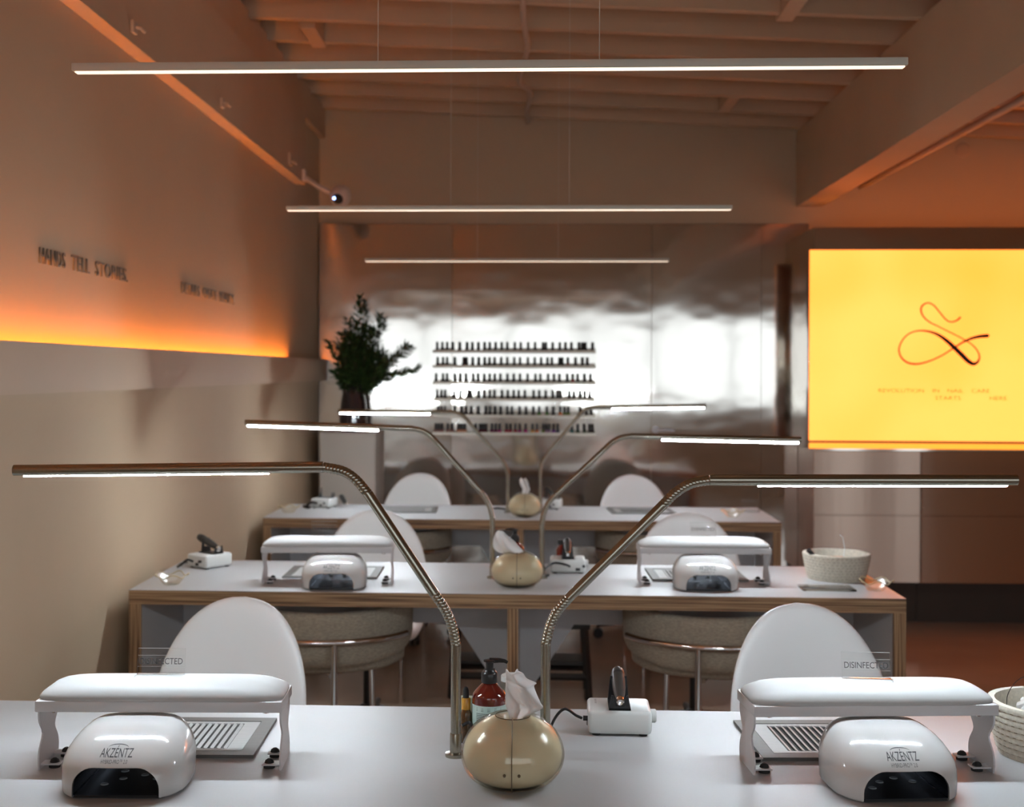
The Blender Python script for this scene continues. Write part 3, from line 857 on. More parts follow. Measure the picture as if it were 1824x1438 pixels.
tissue('small crumpled pinkish-lit tissue in the farthest tissue dispenser', (-0.045, 6.17, 0.75),
       [(0.085, -0.01, 0.010), (0.110, -0.014, 0.016), (0.130, -0.012, 0.024), (0.145, -0.020, 0.020), (0.160, -0.026, 0.018), (0.174, -0.026, 0.012), (0.182, -0.020, 0.004)], 2.8)

# ------------------------------------------------------------------ nail drill machines
def make_drill(label, loc, rz, front=False):
    t = thing('nail_drill_machine', label, 'nail drill', loc, rz, 'white nail drill control boxes')
    G().box((0, 0, 0.0265), (0.122, 0.105, 0.046), None, 0.008, seg=3).obj('body', M['white_plastic'], t, angle=1)
    g = G()
    for x in (-0.045, 0.045):
        for y in (-0.038, 0.038): g.lathe([(0.008, 0), (0.008, 0.0045)], 12, (x, y, 0))
    g.obj('foot', M['rubber'], t)
    # cradle: two notched black plates on a floor
    g = G().mm(-0.021, 0.021, -0.048, 0.036, 0.0495, 0.053)
    for y, k in ((-0.048, 0.0), (0.02, 0.022)):
        w = 0.021
        poly = [(-w, 0.05), (w, 0.05), (w - 0.005, 0.078 + k), (w - 0.009, 0.077 + k), (w - 0.012, 0.068 + k * .9), (0.008, 0.058 + k * .6), (-0.008, 0.058 + k * .6), (-w + 0.012, 0.068 + k * .9), (-w + 0.009, 0.077 + k), (-w + 0.005, 0.078 + k)]
        g.prism(poly, 1, y, y + 0.0025)
    g.obj('cradle', M['black'], t, smooth=False)
    g = G().lathe([(0.013, 0), (0.013, 0.009), (0.011, 0.011)], 20)
    g.bm.transform(Matrix.Translation((0.061, -0.008, 0.03)) @ Matrix.Rotation(PI / 2, 4, 'Y'))
    g.obj('knob', M['white_plastic'], t)
    g = G().lathe([(0.005, 0), (0.005, 0.010)], 12)
    g.bm.transform(Matrix.Translation((-0.060, -0.024, 0.027)) @ Matrix.Rotation(-PI / 2, 4, 'Y'))
    g.mm(-0.0625, -0.060, -0.012, 0.004, 0.010, 0.020)
    if front: g.bm.transform(Matrix.Translation((0.03, -0.1135 + 0.0615 , 0)) @ Matrix.Rotation(PI / 2, 4, 'Z') @ Matrix.Translation((0.0615, 0, 0)))
    g.obj('socket', M['black'], t)
    g = G()
    for k in range(4): g.mm(-0.047, -0.043, 0.004 + 0.009 * k, 0.0055 + 0.009 * k, 0.0493, 0.0499)
    g.obj('mark', M['white_gloss'], t, smooth=False)
    return t
def make_handpiece(label, loc, rz):
    t = thing('drill_handpiece', label, 'drill handpiece', loc, rz, 'nail drill handpieces')
    rot = Matrix.Rotation(0.30, 4, 'X')
    def T_(g, nm, m):
        g.bm.transform(rot @ Matrix.Rotation(PI / 2, 4, 'X'))
        return g.obj(nm, m, t)
    T_(G().lathe([(0.010, -0.062), (0.0125, -0.056), (0.0135, -0.03), (0.0128, 0.0), (0.011, 0.022), (0.009, 0.034), (0.0078, 0.044)], 24), 'grip', M['grip'])
    T_(G().lathe([(0.0138, -0.044), (0.0140, -0.040), (0.0138, -0.036)], 24, cap0=False, cap1=False), 'ring', M['black'])
    T_(G().lathe([(0.0076, 0.044), (0.0076, 0.054), (0.0060, 0.056), (0.0058, 0.050), (0.002, 0.050)], 20), 'chuck', M['chrome'])
    return t
d0 = make_drill('white drill box with a metal-tipped handpiece on the nearest table', (0.167, 2.505, 0.75), -0.02)
dup(d0, 'white drill box by the wall at the left end of the middle table', (-1.155, 4.50, 0.75), 0.95)
make_drill('white drill box beside the right lamp on the middle table', (0.118, 4.475, 0.75), 0.0, True)
dup(d0, 'small-looking white drill box at the left end of the farthest table', (-1.075, 6.50, 0.75), 1.35)
dup(d0, 'white drill box half hidden by the lamp pole on the farthest table', (0.085, 6.53, 0.75), 1.4)
hp0 = make_handpiece('grey drill handpiece pointing at us on the nearest drill box', (0.167, 2.50, 0.834), -0.02)
dup(hp0, 'dark drill handpiece on the box at the left end of the middle table', (-1.155, 4.50, 0.834), 0.95)
dup(hp0, 'brownish-lit drill handpiece on the box beside the middle table lamp', (0.118, 4.47, 0.834), 0.0)
dup(hp0, 'dark drill handpiece on the farthest table beside the left drill box', (-0.975, 6.50, 0.785), 0.4)
dup(hp0, 'dark drill handpiece near the lamp pole on the farthest table', (0.085, 6.50, 0.834), 0.4)

def cord(label, pts, r=0.0028):
    o = G().tube(smooth_path(pts, 8), r, 8).obj('power_cord', M['black'])
    tag(o, label, 'cord')
cord('black cord arching from the nearest drill box to the right lamp', [(0.094, 2.482, 0.777), (0.083, 2.478, 0.783), (0.06, 2.46, 0.80), (0.04, 2.44, 0.785), (0.028, 2.42, 0.757), (0.03, 2.40, 0.7535), (0.0, 2.42, 0.7532)])
cord('short black cord looping at the foot of the nearest left lamp', [(-0.130, 2.326, 0.802), (-0.117, 2.33, 0.806), (-0.110, 2.345, 0.785), (-0.113, 2.37, 0.7535), (-0.10, 2.372, 0.7532)], 0.0032)
cord('dark cord running from the left drill box to the wall, middle table', [(-1.20, 4.44, 0.777), (-1.215, 4.42, 0.785), (-1.24, 4.43, 0.765), (-1.262, 4.47, 0.7535), (-1.27, 4.53, 0.7532), (-1.255, 4.60, 0.7532)], 0.004)
cord('black cord from the middle table drill box to the lamp', [(0.124, 4.412, 0.777), (0.11, 4.40, 0.785), (0.07, 4.40, 0.79), (0.04, 4.37, 0.775), (0.035, 4.345, 0.7545), (0.05, 4.37, 0.7532)], 0.004)
cord('dark cord bundle beside the left drill box of the farthest table', [(-1.10, 6.43, 0.777), (-1.13, 6.42, 0.782), (-1.16, 6.43, 0.76), (-1.17, 6.47, 0.756), (-1.14, 6.44, 0.756), (-1.15, 6.41, 0.757), (-1.17, 6.44, 0.762)], 0.006)
cord('short black cord lying left of the farthest left lamp', [(-0.21, 6.45, 0.7545), (-0.18, 6.452, 0.757), (-0.15, 6.44, 0.754), (-0.14, 6.42, 0.7535)], 0.0045)
cord('thin dark cord hanging under the farthest table by the stool', [(0.09, 5.75, 0.36), (0.115, 5.74, 0.28), (0.10, 5.73, 0.20), (0.05, 5.72, 0.16)], 0.005)

# ------------------------------------------------------------------ pump bottles, dropper, box
def make_pump(label, loc, rz, full=True):
    t = thing('pump_bottle', label, 'pump bottle', loc, rz, 'brown pump bottles')
    P = smooth_path([(0.030, 0, 0.0), (0.0325, 0, 0.003), (0.033, 0, 0.05), (0.033, 0, 0.083), (0.030, 0, 0.094), (0.020, 0, 0.105), (0.013, 0, 0.112), (0.0125, 0, 0.115)], 4)
    G().lathe([(p.x, p.z) for p in P], 40).obj('bottle', M['amber_red'], t, angle=1)
    n = 30; a0 = -PI / 2
    rings = []
    lb = G().grid([[(0.0334 * math.cos(a0 + (k / n - 0.5) * 5.0), 0.0334 * math.sin(a0 + (k / n - 0.5) * 5.0), z) for k in range(n + 1)] for z in (0.006, 0.075)])
    lab = lb.obj('label', M['label'], t)
    s = lab.modifiers.new('thickness', 'SOLIDIFY'); s.thickness = 0.0003; s.offset = 1
    if full:
        g = G()
        def line(z, a, b, h, dash):
            k = a
            while k < b:
                e = min(b, k + (dash and random.uniform(0.03, 0.09) or b - a))
                g.grid([[(0.0340 * math.cos(a0 + u), 0.0340 * math.sin(a0 + u), zz) for u in [k + (e - k) * i / 4 for i in range(5)]] for zz in (z, z + h)])
                k = e + (0.02 if dash else 0.1)
        for z in (0.0705, 0.0675, 0.0655): line(z, -0.75, 0.75, 0.0006, False)
        for i in range(16): line(0.060 - 0.0032 * i, -0.75, 0.75 if i % 5 else 0.4, 0.0013, True)
        g.obj('print', M['ink'], t, smooth=False)
    g = G()
    g.lathe([(0.0150, 0.113), (0.0155, 0.114), (0.0155, 0.130), (0.0140, 0.133), (0.0115, 0.135), (0.0105, 0.138)], 28)
    g.lathe([(0.0075, 0.135), (0.0075, 0.152)], 20)
    g.obj('collar', M['black'], t)
    g = G().lathe([(0.0085, 0.151), (0.0115, 0.1525), (0.0115, 0.155), (0.008, 0.1562)], 20)
    g.tube([(0.0, 0, 0.1537), (0.018, 0, 0.1545), (0.028, 0, 0.1535), (0.034, 0, 0.1505)], [0.0055, 0.0045, 0.0036, 0.003], 10)
    g.obj('pump_head', M['black'], t)
    return t
b0 = make_pump('brown pump bottle with a mint label behind the nearest tissue dispenser', (-0.083, 2.405, 0.75), 0.0)
dup(b0, 'brown pump bottle with black pump behind the tissue on the middle table', (-0.066, 4.40, 0.75), 2.9)
t = thing('dropper_bottle', 'small amber dropper bottle with golden collar beside the nearest pump bottle', 'dropper bottle', (-0.127, 2.400, 0.75))
G().lathe([(0.0095, 0), (0.011, 0.002), (0.011, 0.055), (0.008, 0.062), (0.007, 0.064)], 24).obj('bottle', M['amber_dark'], t)
G().lathe([(0.0085, 0.063), (0.0085, 0.083), (0.0075, 0.0845)], 20).obj('collar', M['gold'], t)
G().lathe([(0.0058, 0.0845), (0.0055, 0.098), (0.004, 0.103), (0.0015, 0.105)], 16).obj('rubber_bulb', M['rubber'], t)
o = G().box((0, 0, 0.038), (0.028, 0.02, 0.076), None, 0.0015).obj('small_box', M['sage'])
o.location = (-0.128, 2.440, 0.75)
tag(o, 'small sage green box standing behind the amber dropper bottle', 'box')
t = thing('glass_jar', 'clear glass jar behind the pump bottle on the nearest table', 'jar', (-0.040, 2.45, 0.75))
G().lathe([(0.022, 0), (0.024, 0.002), (0.024, 0.1), (0.021, 0.108)], 28, cap1=False).obj('jar', M['glass'], t)
G().lathe([(0.0225, 0.106), (0.0225, 0.115), (0.021, 0.117)], 28).obj('lid', M['clear_edge'], t)
t = thing('amber_bottle', 'small brown bottle standing behind the middle table drill box', 'bottle', (0.095, 4.60, 0.75))
G().lathe([(0.014, 0), (0.016, 0.002), (0.016, 0.06), (0.009, 0.072), (0.008, 0.078)], 24).obj('bottle', M['amber_red'], t)
G().lathe([(0.0095, 0.077), (0.0095, 0.094)], 18).obj('cap', M['black'], t)

# ------------------------------------------------------------------ rope baskets
def make_basket(label, loc, R, H):
    t = thing('rope_basket', label, 'basket', loc, 0, 'cream rope baskets')
    prof = []
    n = 9
    for k in range(n):
        z0 = H * k / n; rr = R * (0.84 + 0.16 * (k / (n - 1)) ** 0.7)
        for j in range(4):
            a = -PI / 2 + PI * j / 3
            prof.append((rr + 0.0010 * math.cos(a), z0 + H / n * (0.5 + 0.5 * math.sin(a) * 0.98)))
    inner = [(R * 0.97 - 0.009, H), (R * 0.84 - 0.006, 0.010), (0.004, 0.009)]
    G().lathe([(0.004, 0.0005)] + prof + inner, 56).obj('basket', M['rope'], t, angle=0.9)
    g = G()
    for k in range(1, n):
        z = H * k / n; rr = R * (0.84 + 0.16 * ((k - 0.5) / (n - 1)) ** 0.7) + 0.0005
        for j in range(46):
            a = 2 * PI * (j + 0.3 * (k % 2)) / 46
            g.box((rr * math.cos(a), rr * math.sin(a), z), (0.0012, 0.0062, 0.0011), Matrix.Rotation(a, 4, 'Z'))
    g.obj('stitching', M['stitch'], t, smooth=False)
    return t
make_basket('cream rope basket of clear plastic bits at the right edge of the nearest table', (0.953, 2.385, 0.75), 0.112, 0.098)
make_basket('cream rope basket on the right end of the middle table', (1.028, 4.385, 0.75), 0.112, 0.088)
# contents
def bit(nm, m, pts, r, label, cat, group=None, seg=8):
    o = G().tube(pts, r, seg).obj(nm, m); tag(o, label, cat, group); return o
bit('wire', M['black'], smooth_path([(0.865, 2.372, 0.842), (0.868, 2.374, 0.862), (0.885, 2.38, 0.884), (0.92, 2.39, 0.90)], 6), 0.0007, 'thin black wire curving up out of the nearest basket', 'wire')
for k in range(9):
    a = 2 * PI * k / 9
    x, y = 0.953 + 0.045 * math.cos(a), 2.385 + 0.045 * math.sin(a)
    P = [(x - 0.04 * math.cos(a * 1.7), y - 0.035, 0.820 + 0.004 * (k % 3)), (x, y, 0.842 + 0.004 * (k % 4)), (x + 0.03 * math.sin(a), y + 0.03, 0.828 + 0.005 * (k % 2))]
    o = G().tube(smooth_path(P, 5), 0.010, 10).obj('clear_sleeve', M['film'])
    tag(o, 'clear plastic sleeve in the tangle inside the nearest basket', 'plastic sleeve', 'clear sleeves in the nearest basket')
t = thing('brush', 'dark-handled brush leaning out of the left side of the middle table basket', 'brush', (0.945, 4.36, 0.80))
G().tube([(0.03, 0.0, -0.02), (-0.005, -0.02, 0.035)], 0.005, 10).obj('ferrule', M['cam_white'], t)
G().tube([(-0.005, -0.02, 0.035), (-0.022, -0.03, 0.053)], [0.007, 0.009], 12).obj('handle', M['black'], t)
o = G().box((0, 0, 0), (0.062, 0.02, 0.008), None, 0.002).obj('file_board', M['orange_thing'])
o.location = (1.012, 4.345, 0.826)
tag(o, 'orange file board lying across the middle table basket', 'nail file')
o = G().box((0, 0, 0), (0.17, 0.13, 0.05), None, 0.015).obj('cloth_bundle', M['cam_white'])
o.location = (1.028, 4.385, 0.786)
tag(o, 'pale bundle filling the middle table basket', 'cloth')
bit('clear_stick', M['clear_edge'], [(1.06, 4.42, 0.812), (1.066, 4.43, 0.85), (1.06, 4.43, 0.885), (1.05, 4.43, 0.892)], 0.0015, 'thin clear stick rising from the middle table basket', 'stick')

# ------------------------------------------------------------------ glass dishes
def make_dish(label, loc, rz, sc=1.0):
    t = thing('glass_dish', label, 'dish', loc, rz, 'wavy amber-rimmed glass dishes')
    n = 48; prof = [(0.020, 0.0), (0.026, 0.002), (0.034, 0.012), (0.042, 0.024), (0.053, 0.031)]
    rings = []
    for i, (r, z) in enumerate(prof):
        w = (i / 4) ** 2
        rings.append([((r + 0.004 * w * math.cos(5 * 2 * PI * k / n)) * math.cos(2 * PI * k / n), (r + 0.004 * w * math.cos(5 * 2 * PI * k / n)) * math.sin(2 * PI * k / n),
                       z + 0.006 * w * math.cos(5 * 2 * PI * k / n + 0.6)) for k in range(n)])
    G().loft(rings, True, False).obj('bowl', M['glass'], t, angle=2)
    G().tube([Vector(p) for p in rings[-1] + [rings[-1][0]]], 0.0016, 8).obj('rim', M['glass_rim'], t)
    t.scale = (sc, sc, sc)
    return t
q0 = make_dish('wavy amber-rimmed glass dish at the left end of the middle table', (-1.183, 4.115, 0.75), 0.2)
dup(q0, 'wavy amber-rimmed glass dish at the front right corner of the middle table', (1.098, 4.15, 0.75), 1.0)
dup(q0, 'small wavy glass dish at the left end of the farthest table', (-1.206, 6.225, 0.75), 0.5)
dup(q0, 'wavy glass dish toward the right end of the farthest table', (0.958, 6.20, 0.75), 1.4)
o = G().box((0, 0, 0.0035), (0.17, 0.10, 0.006), None, 0.0025).obj('clear_tray', M['clear'])
o.location = (0.945, 4.165, 0.7502)
tag(o, 'flat clear tray lying in front of the middle table basket', 'tray')
t = thing('acrylic_stand', 'faint clear acrylic stand at the right end of the farthest table', 'stand', (1.085, 6.46, 0.75))
G().box((0, 0, 0.002), (0.085, 0.05, 0.004), None, 0.0006).box((0, 0.02, 0.035), (0.085, 0.003, 0.066), None, 0.0006).obj('plate', M['clear'], t)

# ------------------------------------------------------------------ chairs
def make_white_chair(label, loc, rz):
    t = thing('white_chair', label, 'chair', loc, rz, 'white swivel chairs')
    # back shell: egg outline, curved to hug the sitter; the front faces -y
    def half(z):
        u = (z - 0.56) / 0.312
        if u < 0: return 0.220 - 0.03 * (u * u) * 5
        return 0.220 * max(0.0, 1 - abs(u) ** 2.2) ** 0.455
    zs_ = [0.44 + 0.432 * (1 - (1 - k / 26) ** 1.6) for k in range(27)]
    n = 24; F = []; B = []
    for z in zs_:
        w = half(z); fr, bk = [], []
        v = (z - 0.44) / 0.432
        for k in range(n + 1):
            u = -math.cos(PI * k / n)
            x = u * w
            y = 0.165 + 0.085 * v - 1.05 * x * x + 0.02 * math.sin(v * PI)
            e = 0.026 * max(0, 1 - u ** 4) ** 0.5 * (1 if v < 0.86 else max(0.05, (1 - ((v - 0.86) / 0.14) ** 2)) ** 0.5)
            fr.append((x, y - e, z)); bk.append((x, y + e, z))
        F.append(fr); B.append(bk)
    rings = [f + list(reversed(b)) for f, b in zip(F, B)]
    G().loft(rings).obj('backrest', M['leather'], t, angle=2)
    rings = [superellipse(a, b, 3.2, 48, (0, -0.03), z) for z, a, b in ((0.405, .17, .17), (0.415, .2, .2), (0.44, .215, .215), (0.465, .21, .21), (0.478, .19, .19), (0.483, .13, .13))]
    G().loft(rings).obj('seat', M['leather'], t, angle=2)
    G().lathe([(0.05, 0.385), (0.05, 0.405), (0.1, 0.406)], 20).lathe([(0.02, 0.09), (0.02, 0.3), (0.014, 0.301), (0.014, 0.39)], 20).obj('gas_lift', M['black'], t)
    G().tube([(0.03, 0, 0.395), (0.16, 0.02, 0.39), (0.20, 0.02, 0.385)], 0.006, 8).obj('lever', M['black'], t)
    G().lathe([(0.036, 0.075), (0.04, 0.08), (0.036, 0.12), (0.026, 0.13)], 20).obj('hub', M['black'], t)
    for k in range(5):
        a = 2 * PI * k / 5 + 0.3
        c, s = math.cos(a), math.sin(a)
        G().tube([(0.03 * c, 0.03 * s, 0.10), (0.15 * c, 0.15 * s, 0.088), (0.27 * c, 0.27 * s, 0.072)], [0.02, 0.017, 0.013], 10).obj('base_leg', M['black_metal'], t)
        g = G()
        ax = Vector((-s, c, 0))
        p = Vector((0.265 * c, 0.265 * s, 0.027))
        for d in (-0.016, 0.016):
            g.tube([p + ax * (d - 0.008), p + ax * (d + 0.008)], 0.027, 18)
        g.tube([p, p + Vector((0, 0, 0.045))], 0.007, 8)
        g.obj('caster', M['black'], t)
    return t
w0 = make_white_chair('white swivel chair behind the left of the nearest table, tall dome back', (-0.812, 2.985, 0), -0.30)
for lab, loc, rz in (('white swivel chair behind the right of the nearest table', (0.732, 2.985, 0), 0.30),
                     ('white swivel chair behind the left of the middle table', (-0.655, 5.04, 0), 0.0),
                     ('white swivel chair behind the right of the middle table', (0.632, 5.04, 0), 0.02),
                     ('white swivel chair at the left, in front of the steel wall', (-0.713, 6.97, 0), -0.30),
                     ('white swivel chair at the right, in front of the steel wall', (0.616, 6.97, 0), 0.30)):
    dup(w0, lab, loc, rz)

def make_tan_chair(label, loc, rz):
    """barrel back chair; the back is at -y (toward the camera), the sitter faces +y"""
    t = thing('tan_chair', label, 'chair', loc, rz, 'tan barrel-back chairs')
    R, th = 0.275, 0.028
    rings = []
    A = 1.45; n = 40
    for k in range(n + 1):
        ph = -A + 2 * A * k / n
        u = abs(ph) / A
        e = max(0.0, 1 - u ** 8) ** 0.5
        zb = 0.494 + 0.045 * u ** 2
        zt = 0.678 + 0.012 * u ** 2
        zm = (zb + zt) / 2 ; hh = (zt - zb) / 2 * (0.35 + 0.65 * max(0, 1 - u ** 7) ** 0.5)
        tt = th * (0.3 + 0.7 * e)
        sec = []
        for j in range(20):
            a = 2 * PI * j / 20
            ca, sa = math.cos(a), math.sin(a)
            rr = R + tt * math.copysign(abs(ca) ** 0.6, ca)
            zz = zm + hh * math.copysign(abs(sa) ** 0.45, sa)
            rr += 0.02 * (zz - zm) / 0.09 * (1 - u)       # the back leans outward a little at the top
            sec.append((rr * math.sin(ph), -rr * math.cos(ph), zz))
        rings.append(sec)
    G().loft(rings).obj('backrest', M['tan'], t, angle=2)
    rings = [superellipse(a, a, 2.3, 48, (0, 0.035), z) for z, a in ((0.462, .22), (0.466, .25), (0.478, .27), (0.50, .272), (0.516, .255), (0.524, .22), (0.528, .12))]
    G().loft(rings).obj('seat', M['tan'], t, angle=2)
    Rr = R + th + 0.022
    G().tube([(Rr * math.sin(a), -Rr * math.cos(a), 0.588) for a in [-0.86 + 1.72 * k / 24 for k in range(25)]], 0.011, 12).obj('back_rail', M['chrome'], t)
    G().tube([(0, -Rr, 0.588), (0, -Rr - 0.004, 0.0)], 0.010, 12).obj('leg', M['chrome'], t)
    for s in (-1, 1):
        G().tube([(s * 0.17, 0.14, 0.465), (s * 0.185, 0.16, 0.0)], 0.010, 12).obj('leg', M['chrome'], t)
    g = G()
    g.tube([(-0.19, 0.17, 0.455), (0.19, 0.17, 0.455)], 0.009, 8).tube([(0, 0.17, 0.455), (0, -0.20, 0.455)], 0.009, 8)
    g.obj('seat_frame', M['chrome'], t)
    return t
c0 = make_tan_chair('tan barrel-back chair at the left of the middle table, its back to us', (-0.708, 4.325, 0), 0.24)
for lab, loc, rz in (('tan barrel-back chair at the right of the middle table, its back to us', (0.598, 4.325, 0), -0.26),
                     ('tan barrel-back chair at the left of the farthest table, half hidden by a white chair', (-0.705, 6.325, 0), 0.24),
                     ('tan barrel-back chair at the right of the farthest table, half behind a lamp arm', (0.600, 6.345, 0), -0.26)):
    dup(c0, lab, loc, rz)

# black footstool under the farthest table
t = thing('footstool', 'black metal footstool under the middle of the farthest table', 'footstool', (-0.06, 5.74, 0))
G().mm(-0.31, 0.31, -0.10, 0.10, 0.31, 0.345, 0.004).obj('top', M['black_metal'], t)
for sx_ in (-1, 1):
    for sy_ in (-1, 1):
        G().tube([(sx_ * 0.285, sy_ * 0.08, 0.315), (sx_ * 0.305, sy_ * 0.10, 0.0)], 0.017, 4).obj('leg', M['black_metal'], t, smooth=False)
for sy_ in (-1, 1):
    G().tube([(-0.295, sy_ * 0.093, 0.10), (0.295, sy_ * 0.093, 0.10)], 0.016, 4).obj('crossbar', M['black_metal'], t, smooth=False)
G().mm(-0.29, 0.29, -0.085, 0.085, 0.15, 0.165).obj('lower_shelf', M['black_metal'], t)

# ------------------------------------------------------------------ plinth, vase, branches
o = G().mm(-1.255, -0.928, 7.42, 7.87, 0.0, 1.088, 0.003).obj('plinth', M['plinth'])
tag(o, 'plain pale plinth in the left corner under the vase', 'plinth')
VX, VY, VZ = -1.082, 7.58, 1.088
P = smooth_path([(0.068, 0, 0.0), (0.082, 0, 0.006), (0.081, 0, 0.10), (0.074, 0, 0.18), (0.060, 0, 0.25), (0.055, 0, 0.27), (0.058, 0, 0.285)], 4)
g = G().lathe([(p.x, p.z) for p in P] + [(0.052, 0.285), (0.050, 0.26), (0.06, 0.2), (0.07, 0.05), (0.004, 0.02)], 40)
o = g.obj('vase', M['vase'], angle=1); o.location = (VX, VY, VZ)
tag(o, 'dark smoked glass vase of green branches on the plinth', 'vase')
def branch(tip, label, n=60, bow=0.0, group=None, y1=0.0, spread=0.04, size=1.0):
    rnd = random.Random(hash(label) % 1000 + int(tip[0] * 1000))
    rnd = random.Random(int(abs(tip[0]) * 7919 + tip[1] * 104729))
    a = Vector((VX + rnd.uniform(-0.025, 0.025), VY + rnd.uniform(-0.025, 0.025), VZ + 0.10))
    c = Vector((tip[0], VY + y1, tip[1]))
    m_ = a.lerp(c, 0.45) + Vector((0, 0, bow)) 
    neck = Vector((VX + (c.x - VX) * 0.06, VY + y1 * 0.1, VZ + 0.29))
    path = smooth_path([a, neck, m_.lerp(neck, 0.2), c], 10)
    g = G()
    g.tube(path, [0.004 * (1 - 0.75 * k / (len(path) - 1)) for k in range(len(path))], 6, mi=1)
    L = len(path)
    n = int(n * 1.35)
    for k in range(n):
        u = 0.34 + 0.66 * (k / (n - 1)) ** 0.9
        f = u * (L - 1); i = min(L - 2, int(f))
        p = path[i].lerp(path[i + 1], f - i)
        d = (path[i + 1] - path[i]).normalized()
        ang = rnd.uniform(0, 2 * PI)
        s1 = d.orthogonal().normalized(); s2 = d.cross(s1)
        side = s1 * math.cos(ang) + s2 * math.sin(ang)
        tw = (1 - u) * 1.0
        off = side * rnd.uniform(0, spread) * (0.35 + tw)
        ld = (side * rnd.uniform(0.5, 1.0) + d * rnd.uniform(0.5, 1.1)).normalized()
        ln = rnd.uniform(0.036, 0.060) * size; w = ln * rnd.uniform(0.19, 0.27)
        nn = ld.cross(d)
        if nn.length < 1e-3: nn = s1
        nn.normalize(); up = nn.cross(ld)
        q = p + off
        bm = g.bm
        b0_ = bm.verts.new(q); m1 = bm.verts.new(q + ld * ln * 0.45 + nn * w + up * w * 0.3); m2 = bm.verts.new(q + ld * ln * 0.45 - nn * w + up * w * 0.3)
        mc = bm.verts.new(q + ld * ln * 0.5); tp = bm.verts.new(q + ld * ln)
        for vs in ((b0_, m1, mc), (b0_, mc, m2), (m1, tp, mc), (mc, tp, m2)): bm.faces.new(vs)
        if off.length > 0.01:
            g.tube([p, q], 0.0012, 4, mi=1)
    o = g.obj('leafy_branch', [M['leaf'], M['stem']], smooth=False)
    tag(o, label, 'branch', group or 'leafy branches in the dark vase')
GB = 'dense middle branches of the bouquet'
branch((-1.048, 1.885), 'tallest leafy branch, rising straight up from the dark vase', 120, 0.02, spread=0.05)
branch((-1.112, 1.752), 'second tallest upright leafy branch, left of the tallest one', 90, 0.01)
branch((-0.925, 1.775), 'leafy branch slanting up to the right of the tallest one', 100, 0.03, spread=0.045)
branch((-0.760, 1.600), 'leafy branch reaching far right toward the polish shelves', 90, 0.06, spread=0.05)
branch((-0.705, 1.463), 'lowest long leafy branch, drooping far right with a thin tip', 70, 0.10, spread=0.035)
branch((-1.235, 1.625), 'leafy sprig reaching far left against the wall', 50, 0.05, spread=0.02)
branch((-1.195, 1.440), 'short leafy sprig drooping low at the left of the vase', 45, 0.06, spread=0.02)
for x, z, y1 in ((-1.165, 1.67, 0.05), (-1.13, 1.60, -0.08), (-1.08, 1.70, -0.06), (-1.02, 1.72, 0.05), (-0.98, 1.66, -0.05), (-1.06, 1.58, -0.1), (-1.0, 1.56, 0.08), (-0.93, 1.58, 0.0), (-0.90, 1.50, -0.06), (-1.15, 1.52, 0.0), (-1.1, 1.66, 0.08)):
    branch((x, z), 'dark green leafy branch in the dense middle of the vase bouquet', 95, 0.0, GB, y1, 0.06)

# ------------------------------------------------------------------ polish shelves and bottles
SZ = [1.565, 1.472, 1.371, 1.269, 1.169, 1.061]
RN = ['top polish shelf', 'second polish shelf', 'third polish shelf', 'fourth polish shelf', 'fifth polish shelf', 'bottom polish shelf']
for z, nm in zip(SZ, RN):
    g = G().mm(-0.627, 0.374, 7.818, 7.886, z - 0.001, z + 0.004)
    g.mm(-0.627, 0.374, 7.815, 7.818, z - 0.001, z + 0.016)
    g.mm(-0.627, 0.374, 7.883, 7.886, z + 0.004, z + 0.03)
    o = g.obj('polish_shelf', M['shelf'], smooth=False)
    tag(o, 'thin steel ledge, %s on the steel wall' % nm, 'shelf', 'nail polish shelves on the steel wall')
ROWS = [
 [105,157,208,260,333,408,462,524,587,640,700,762,820,897,957,1033,1103,1183,1213,1282,1355,1412,1473,1550,1585,1615,1688],
 [110,165,208,282,375,402,466,528,588,638,690,757,820,892,950,1030,1100,1165,1230,1275,1352,1380,1437,1515,1585,1635],
 [95,165,208,285,340,397,472,522,585,640,692,750,822,887,950,1028,1108,1158,1237,1297,1352,1432,1487,1537,1607,1668],
 [105,148,188,277,343,423,450,528,587,642,690,767,827,887,938,1000,1090,1147,1213,1285,1333,1365,1455,1500,1563,1612,1663],
 [118,150,187,285,355,400,452,525,603,645,697,753,822,870,947,1013,1087,1147,1225,1290,1362,1405,1443,1565,1630,1675],
 [95,125,158,215,257,325,355,388,500,545,575,605,665,705,745,815,855,905,950,1010,1080,1125,1190,1220,1250,1295,1335,1480,1540,1605,1660,1690]]
PAL = {'peach': (0.55, 0.22, 0.12), 'rosy brown': (0.28, 0.12, 0.10), 'wine red': (0.10, 0.008, 0.02), 'plum': (0.16, 0.01, 0.07), 'magenta': (0.40, 0.01, 0.16),
       'crimson': (0.40, 0.01, 0.05), 'hot pink': (0.55, 0.02, 0.20), 'orange': (0.65, 0.16, 0.03), 'yellow-orange': (0.7, 0.30, 0.05), 'olive green': (0.12, 0.16, 0.02), 'mauve': (0.3, 0.18, 0.26),
       'purple': (0.18, 0.04, 0.25), 'navy blue': (0.03, 0.03, 0.08), 'teal': (0.04, 0.16, 0.15), 'dark green': (0.02, 0.06, 0.03), 'black': (0.02, 0.02, 0.02), 'green': (0.05, 0.18, 0.03), 'red': (0.35, 0.02, 0.02), 'dark': None}
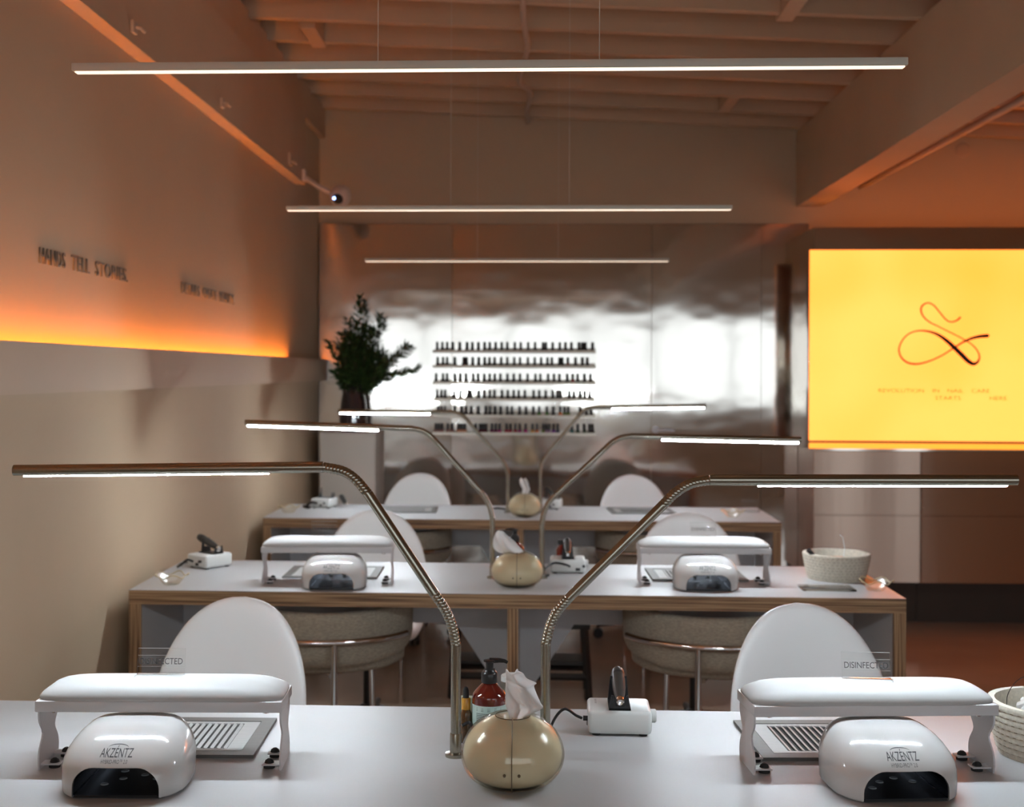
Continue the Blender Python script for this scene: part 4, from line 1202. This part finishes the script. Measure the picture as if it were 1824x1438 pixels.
C6 = ['rosy brown'] * 4 + ['rosy brown', 'peach', 'peach', 'peach', 'wine red', 'wine red', 'wine red', 'wine red', 'plum', 'plum', 'magenta', 'crimson', 'crimson', 'crimson', 'magenta', 'hot pink', 'yellow-orange', 'orange', 'olive green', 'mauve', 'mauve', 'purple', 'navy blue', 'teal', 'dark green', 'dark green', 'black', 'black']
SPECIAL = {(4, 17): 'green', (4, 18): 'green', (4, 20): 'orange', (4, 21): 'olive green', (4, 22): 'olive green', (2, 22): 'red', (2, 26): 'olive green', (1, 22): 'rosy brown'}
for k, v in list(PAL.items()):
    PAL[k] = M['bottle_dark'] if v is None else mat('polish_' + k.replace(' ', '_'), v, 0.12, coat=0.6, noise=((60, 60, 60), 0.08))
ONES = ['', 'first', 'second', 'third', 'fourth', 'fifth', 'sixth', 'seventh', 'eighth', 'ninth', 'tenth', 'eleventh', 'twelfth', 'thirteenth', 'fourteenth', 'fifteenth', 'sixteenth', 'seventeenth', 'eighteenth', 'nineteenth']
def ordinal(n):
    if n < 20: return ONES[n]
    tens = {20: ('twentieth', 'twenty'), 30: ('thirtieth', 'thirty')}[n // 10 * 10]
    return tens[0] if n % 10 == 0 else tens[1] + '-' + ONES[n % 10]
def make_bottle(m):
    b = G().lathe([(0.0125, 0), (0.0142, 0.002), (0.0140, 0.012), (0.0115, 0.021), (0.0085, 0.026), (0.0065, 0.028)], 18).obj('polish_bottle', m, angle=1)
    G().lathe([(0.0088, 0.026), (0.0086, 0.034), (0.0078, 0.061), (0.0066, 0.063)], 14).obj('cap', M['black'], b)
    return b
proto = {}
for r, row in enumerate(ROWS):
    for i, cx in enumerate(row):
        cn = C6[i] if r == 5 else SPECIAL.get((r, i), 'dark')
        x = -0.627 + (760 + cx / 5.7 - 771) / 290.0
        loc = (x, 7.848 + 0.006 * math.sin(i * 2.3), SZ[r] + 0.004)
        if cn not in proto:
            o = proto[cn] = make_bottle(PAL[cn])
        else:
            p = proto[cn]
            o = p.copy(); COL.objects.link(o)
            c = p.children[0].copy(); COL.objects.link(c); c.parent = o
        o.location = loc
        tag(o, '%s nail polish bottle with black cap, %s from left on the %s' % (cn, ordinal(i + 1), RN[r]), 'nail polish', 'nail polish bottles on the ' + RN[r])
